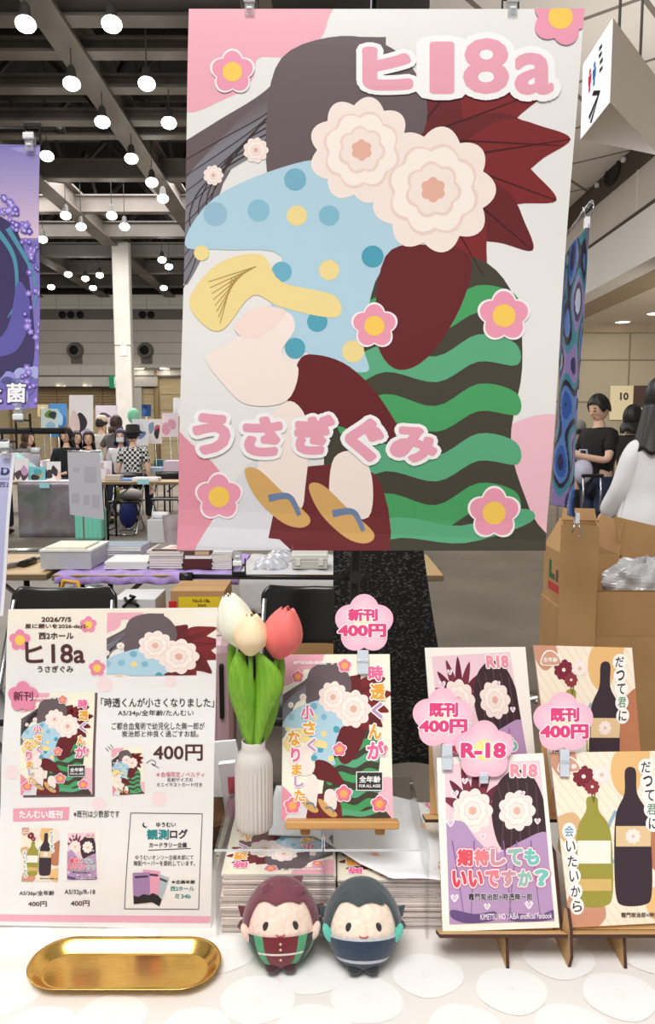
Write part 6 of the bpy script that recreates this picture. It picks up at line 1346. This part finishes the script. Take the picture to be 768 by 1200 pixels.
def chair2(x, y, label, seatz=.44):
    e = empty('folding_chair', (x, y, 0), label, 'chair')
    b = MB(); b.box((x, y, seatz), (.42, .38, .03), blackp, bevel=.01); b.build('seat', e, world=True)
    b = MB(); b.grid(lambda u, v: V((x + (u - .5) * .42, y + .22 + .04 * (1 - (2 * u - 1) ** 2), .62 + .2 * v)), 12, 4, blackp); b.build('backrest', e, solid=.015, world=True)
    for s in (-1, 1):
        b = MB(); b.tube([(x + s * .2, y + .22, .76), (x + s * .2, y + .05, seatz), (x + s * .2, y - .28, .02), (x + s * .17, y - .285, .012)], .013, chrome, n=8); b.build('leg', e, world=True)
        b = MB(); b.tube([(x + s * .18, y - .14, seatz - .02), (x + s * .18, y + .26, .02), (x + s * .15, y + .265, .012)], .013, chrome, n=8); b.build('leg', e, world=True)
    b = MB(); b.tube([(x - .17, y - .285, .013), (x + .17, y - .285, .013)], .012, chrome, n=8); b.build('foot_bar', e, world=True)
    b = MB(); b.tube([(x - .15, y + .265, .013), (x + .15, y + .265, .013)], .012, chrome, n=8); b.build('foot_bar', e, world=True)
chair2(x_at(146, 10.3), 10.36, 'black folding chair with chrome legs under the wooden aisle table')
chair2(x_at(196, 10.8), 10.8, 'black folding chair further back beside the plaid shirt')
b = MB(); q = on_y(152, 582, 10.3); b.ball((q.x, 10.36, .535), (.17, .12, .085), M('bag_taupe', (186, 176, 172), .6, bump=.3, nscale=8), n=20, k=12); T(b.build('bag'), 'taupe soft bag lying on the chair under the wooden table', 'bag')
e = empty('bottle', (on_y(137, 580, 10.2).x, 10.22, .456), 'green tea bottle standing on the chair beside the taupe bag', 'bottle')
b = MB(); b.lathe([(.03, 0), (.034, .01), (.034, .12), (.03, .15), (.014, .175)], (0, 0, 0), M('tea_green', (150, 166, 60), .2, coat=.5), n=16); b.build('body', e); b = MB(); b.lathe([(.015, .175), (.015, .2), (.012, .202)], (0, 0, 0), M('cap_white', (236, 236, 236), .4), n=12); b.build('cap', e)
b = MB(); q = on_y(150, 600, 10.9); b.ball((q.x, 10.9, .2), (.13, .12, .2), M('bag_navy', (30, 44, 110), .7), n=18, k=12); T(b.build('bag'), 'dark blue bag on the floor behind the chrome chair legs', 'bag')
suitcase(on_y(106, 600, 9.2).x, 9.2, .34, .24, .40, (126, 214, 192), 'mint green suitcase under the hanging grey sheet', wheel=M('wheel_mint', (120, 206, 186), .4))
b = MB(); q0, q1 = on_y(172, 604, 9.35), on_y(196, 626, 9.35); b.bb((q0.x, 9.35, 0.0), (q1.x, 9.65, .30), M('bin_white', (216, 216, 220), .5), .01); T(b.build('storage_bin'), 'white storage bin on the floor under the wooden aisle table', 'box')
b = MB(); b.tube([(q0.x + .05, 9.47, .347), (q0.x + .26, 9.44, .347)], .045, M('paper_white'), n=18); T(b.build('paper_roll'), 'white paper roll lying on the white storage bin', 'roll')
b = MB(); q0, q1 = on_y(190, 604, 8.9), on_y(214, 645, 8.9); b.grid(lambda u, v: V((q0.x + (q1.x - q0.x) * (.12 * (1 - v) + u * (1 - .2 * (1 - v))), 8.9 + .1 * math.sin(u * math.pi) * -1, .002 + .4 * v)), 14, 8, M('bag_mauve', (196, 180, 190), .4, noise=.12, nscale=7)); b.grid(lambda u, v: V((q0.x + (q1.x - q0.x) * (.12 * (1 - v) + u * (1 - .2 * (1 - v))), 8.9 + .1 * math.sin(u * math.pi), .002 + .4 * v)), 14, 8, M('bag_mauve')); T(b.build('shopping_bag'), 'pinkish shopping bag standing beside the storage bin', 'bag')
# hanging grey sheet on a slim stand
ys = 6.6; e = empty('sheet_stand', (x_at(95, ys), ys, 0), 'slim stand with a hanging translucent grey sheet in the left aisle', 'stand')
b = MB(); b.tube([on_y(95, 527, ys), (on_y(95, 527, ys).x, ys, .012)], .008, chrome, n=8); b.build('pole', e, world=True)
b = MB(); b.tube([on_y(79, 529, ys - .03), on_y(118, 529.5, ys - .03)], .008, chrome, n=8); b.build('bar', e, world=True)
b = MB(); q = on_y(95, 529, ys); b.lathe([(.16, 0), (.16, .008), (.01, .018)], (q.x, ys, 0), chrome, n=20); b.build('base', e, world=True)
pz = Print((0, ys - .045, 0), (0, -1, 0), [(79, 530), (117, 530), (122, 609), (82, 603)], .001, (206, 206, 216), dl=.0006)
for r4 in ((86, 548, 93, 553), (99, 547, 113, 566), (84, 578, 93, 590), (98, 580, 105, 592), (108, 580, 117, 595)): pz.rect(*r4, (190, 190, 202), 1)
pz.done('sheet', e)
# sellers
person(45, 10.55, 512, 'person in a mint top bending over the table at the left', rz=-1.0, pose='sit', shirt=(176, 220, 212), pants=(40, 48, 70), hair=(58, 38, 34), style='bob', lean=.8, sleeve='long', H=1.65, seat=.56)
person(36, 11.6, 505, 'person with reddish brown hair behind the mint top', rz=1.2, pose='sit', shirt=(210, 206, 220), hair=(70, 40, 32), style='bob', H=1.6)
person(81, 11.3, 500, 'person with long straight black hair in black, looking down', rz=-.1, pose='sit', shirt=(24, 22, 26), hair=(18, 16, 18), style='long', H=1.68, sleeve='long', nod=.3, arms={1: ((.2, -.08, .16), (.08, -.3, .12)), -1: ((-.2, -.08, .16), (-.06, -.3, .14))})
person(107, 12.0, 505, 'person in a white top with dark hair holding their hands to their mouth', rz=.15, pose='sit', shirt=(222, 238, 234), hair=(40, 26, 26), style='long', H=1.62, sleeve='short', arms={1: ((.2, -.1, .2), (.04, -.17, .46)), -1: ((-.2, -.1, .2), (-.04, -.17, .44))})
person(92, 12.7, 505, 'person with black hair half hidden behind the one in the white top', rz=.8, pose='sit', shirt=(60, 56, 64), hair=(22, 20, 24), style='long', H=1.6)
person(144, 11.9, 503, 'person with dark blue hair and a white face mask', rz=.1, pose='sit', shirt=(232, 228, 232), hair=(34, 40, 84), style='bob', H=1.6, mask=True)
person(139, 12.25, 480, 'person in a grey T-shirt standing with their back turned', rz=2.9, shirt=(104, 98, 98), pants=(60, 58, 66), hair=(64, 42, 36), style='bob', H=1.66, arms={1: ((.3, .02, .22), (.2, -.08, .04)), -1: ((-.3, .02, .22), (-.2, -.08, .04))})
person(122, 12.72, 480, 'person in a white T-shirt and pale cap standing left of the grey T-shirt', rz=2.8, shirt=(226, 222, 216), pants=(70, 66, 66), hair=(48, 34, 30), H=1.66, hat=('cap', (222, 206, 184)))
person(158, 11.15, 499, 'person in a black and white checked shirt and black bucket hat, back turned', rz=3.1, pose='sit', shirt=(40, 40, 40), plaid=PL, pants=(40, 44, 60), hair=(24, 22, 24), H=1.7, hat=('bucket', (26, 26, 30)), sleeve='short')
# wares and boards behind them
r_ = random.Random(21)
def board(px0, py0, px1, py1, y, cols, label, name='poster', cat='poster', shapes=3, seed=0, fz=.005):
    r = random.Random(seed + int(px0)); pz = Print((0, y, 0), (0, -1, 0), [(px0, py0), (px1, py0), (px1, py1), (px0, py1)], .012, cols[0], dl=.002)
    w_, h_ = px1 - px0, py1 - py0
    for k in range(shapes):
        c = cols[1 + k % (len(cols) - 1)]; cx, cy = px0 + w_ * r.uniform(.2, .8), py0 + h_ * r.uniform(.2, .8); a = [(cx + w_ * r.uniform(.15, .34) * math.cos(q), cy + h_ * r.uniform(.12, .3) * math.sin(q)) for q in [j * 1.047 for j in range(6)]]; pz.blob(a, c, 1 + k)
    e = pz.done(name); T(e, label, cat)
    # an easel leg behind so that the board stands on what is below it
    zb = min(q.z for q in pz.corners); xm = sum(q.x for q in pz.corners) / 4
    b = MB(); b.tube([(xm, y + .02, zb + .02), (xm, y + .05, fz)], .008, chrome, n=6); b.build('support', e)
    return e
board(81, 463, 109, 530, 14.0, [(238, 232, 232), (52, 50, 56), (226, 200, 196), (60, 56, 64), (196, 180, 206)], 'tall white poster with dark rounded shapes behind the sellers', shapes=4)
board(57, 473, 78, 512, 14.2, [(92, 156, 214), (226, 236, 244), (60, 120, 190), (180, 214, 236)], 'blue poster with white shapes behind the sellers')
board(48, 479, 68, 505, 13.8, [(206, 220, 216), (110, 150, 60), (60, 66, 70), (150, 190, 210)], 'small poster with green foliage shapes in front of the blue one')
board(44, 474, 56, 488, 14.4, [(240, 214, 160), (214, 120, 60), (250, 240, 220)], 'small yellow poster left of the blue one')
board(112, 475, 138, 500, 14.4, [(236, 228, 238), (150, 130, 170), (90, 80, 96), (226, 190, 206)], 'pale lilac poster behind the standing people')
board(166, 474, 177, 488, 14.5, [(36, 74, 130), (60, 110, 170), (24, 50, 96)], 'small dark blue poster under the timber wall')
board(203, 466, 212, 488, 14.3, [(240, 240, 240), (226, 226, 232), (236, 230, 226)], 'blank white poster beside the edge of the big poster', shapes=1)
board(190, 484, 209, 512, 13.0, [(240, 222, 228), (222, 160, 180), (236, 206, 214)], 'pale pink poster at the left edge of the big poster')
board(155, 491, 174, 522, 12.6, [(238, 240, 244), (120, 140, 180), (226, 228, 236)], 'white poster with pale blue writing shapes behind the plaid shirt', shapes=2)
board(174, 491, 190, 520, 12.9, [(236, 226, 224), (196, 90, 100), (50, 46, 52), (120, 150, 170)], 'white poster with red and dark shapes left of the pink one')
board(55, 541, 71, 567, 9.75, [(244, 240, 240), (70, 60, 64), (240, 200, 190)], 'small white portrait card standing on the left aisle table, the right one', 'card_stand', 'card', fz=Z3 + .012, seed=2)
board(17, 537, 33, 567, 9.75, [(244, 238, 244), (90, 74, 84), (200, 160, 200)], 'small white portrait card standing on the left aisle table, the left one', 'card_stand', 'card', fz=Z3 + .012, seed=3)
board(34, 547, 53, 566, 9.85, [(120, 190, 196), (220, 160, 96), (90, 160, 170), (60, 50, 50)], 'teal picture board between the two portrait cards', 'card_stand', 'card', fz=Z3 + .012, seed=4)
board(118, 540, 131, 562, 9.95, [(228, 222, 226), (196, 176, 190), (240, 236, 238)], 'pale grey card right of the hanging sheet on the aisle table', 'card_stand', 'card', fz=Z3 + .012, seed=5)
# second row of tables with wares
folding_table(x_at(-80, 13.0), x_at(120, 13.0), 12.9, 13.4, 'far table at the left behind the sellers', z=Z3, top=M('top_white', (226, 224, 224), .6))
folding_table(x_at(122, 13.0), x_at(330, 13.0), 13.1, 13.6, 'far table at the right behind the checked shirt', z=Z3, top=M('top_white'))
folding_table(x_at(184, 11.6), x_at(330, 11.6), 11.5, 12.0, 'white table right of the checked shirt', z=Z3, top=M('top_white'))
def ware(px, py, y, wd, dp, h_, col, label, name='box', cat='box', z=Z3):
    q = on_y(px, py, y); b = MB(); b.box((q.x, y, z + h_ / 2 + .001), (wd, dp, h_), M('ware_%d_%d_%d' % col, col, .6), bevel=min(.01, h_ * .2)); T(b.build(name), label, cat)
ware(172, 560, 9.75, .34, .2, .05, (236, 234, 232), 'flat white box on the wooden aisle table near its middle')
ware(134, 560, 9.75, .2, .16, .08, (196, 180, 170), 'beige carton on the wooden aisle table beside the grey sheet')
ware(147, 560, 9.78, .3, .2, .035, (120, 160, 214), 'blue folded cloth on the wooden aisle table', 'folded_cloth', 'cloth')
ware(183, 540, 11.6, .22, .2, .10, (186, 206, 226), 'pale blue box on the white table right of the checked shirt')
ware(205, 540, 11.6, .3, .3, .2, (226, 200, 216), 'pale pink box on the white table at the big poster edge')
ware(190, 530, 13.2, .24, .2, .16, (66, 110, 120), 'teal box on the far right table')
ware(170, 530, 13.25, .16, .16, .2, (200, 176, 140), 'tan box on the far right table')
ware(30, 530, 13.0, .5, .3, .14, (232, 214, 226), 'pale mauve box on the far left table')
ware(63, 530, 13.0, .3, .3, .16, (230, 232, 236), 'white box on the far left table')
b = MB(); q = on_y(156.5, 483, 13.3); b.ball((q.x, 13.3, Z3 + .92), (.105, .11, .14), M('green_form', (126, 196, 160), .5), n=20, k=14); b.tube([(q.x, 13.3, Z3), (q.x, 13.3, Z3 + .8)], .02, chrome, n=8); b.lathe([(.1, 0), (.1, .01), (.02, .02)], (q.x, 13.3, Z3 + .0005), chrome, n=16); T(b.build('mannequin_head'), 'mint green display head on a stand above the far table', 'mannequin head')
b = MB(); q = on_y(168, 488, 13.35); b.lathe([(.06, 0), (.1, .03), (.105, .08), (.06, .1)], (q.x, 13.35, Z3 + .70), M('white_form', (236, 240, 238), .5), n=16); b.tube([(q.x, 13.35, Z3), (q.x, 13.35, Z3 + .7)], .015, chrome, n=6); T(b.build('display_hat'), 'white hat on a small stand right of the mint display head', 'hat')
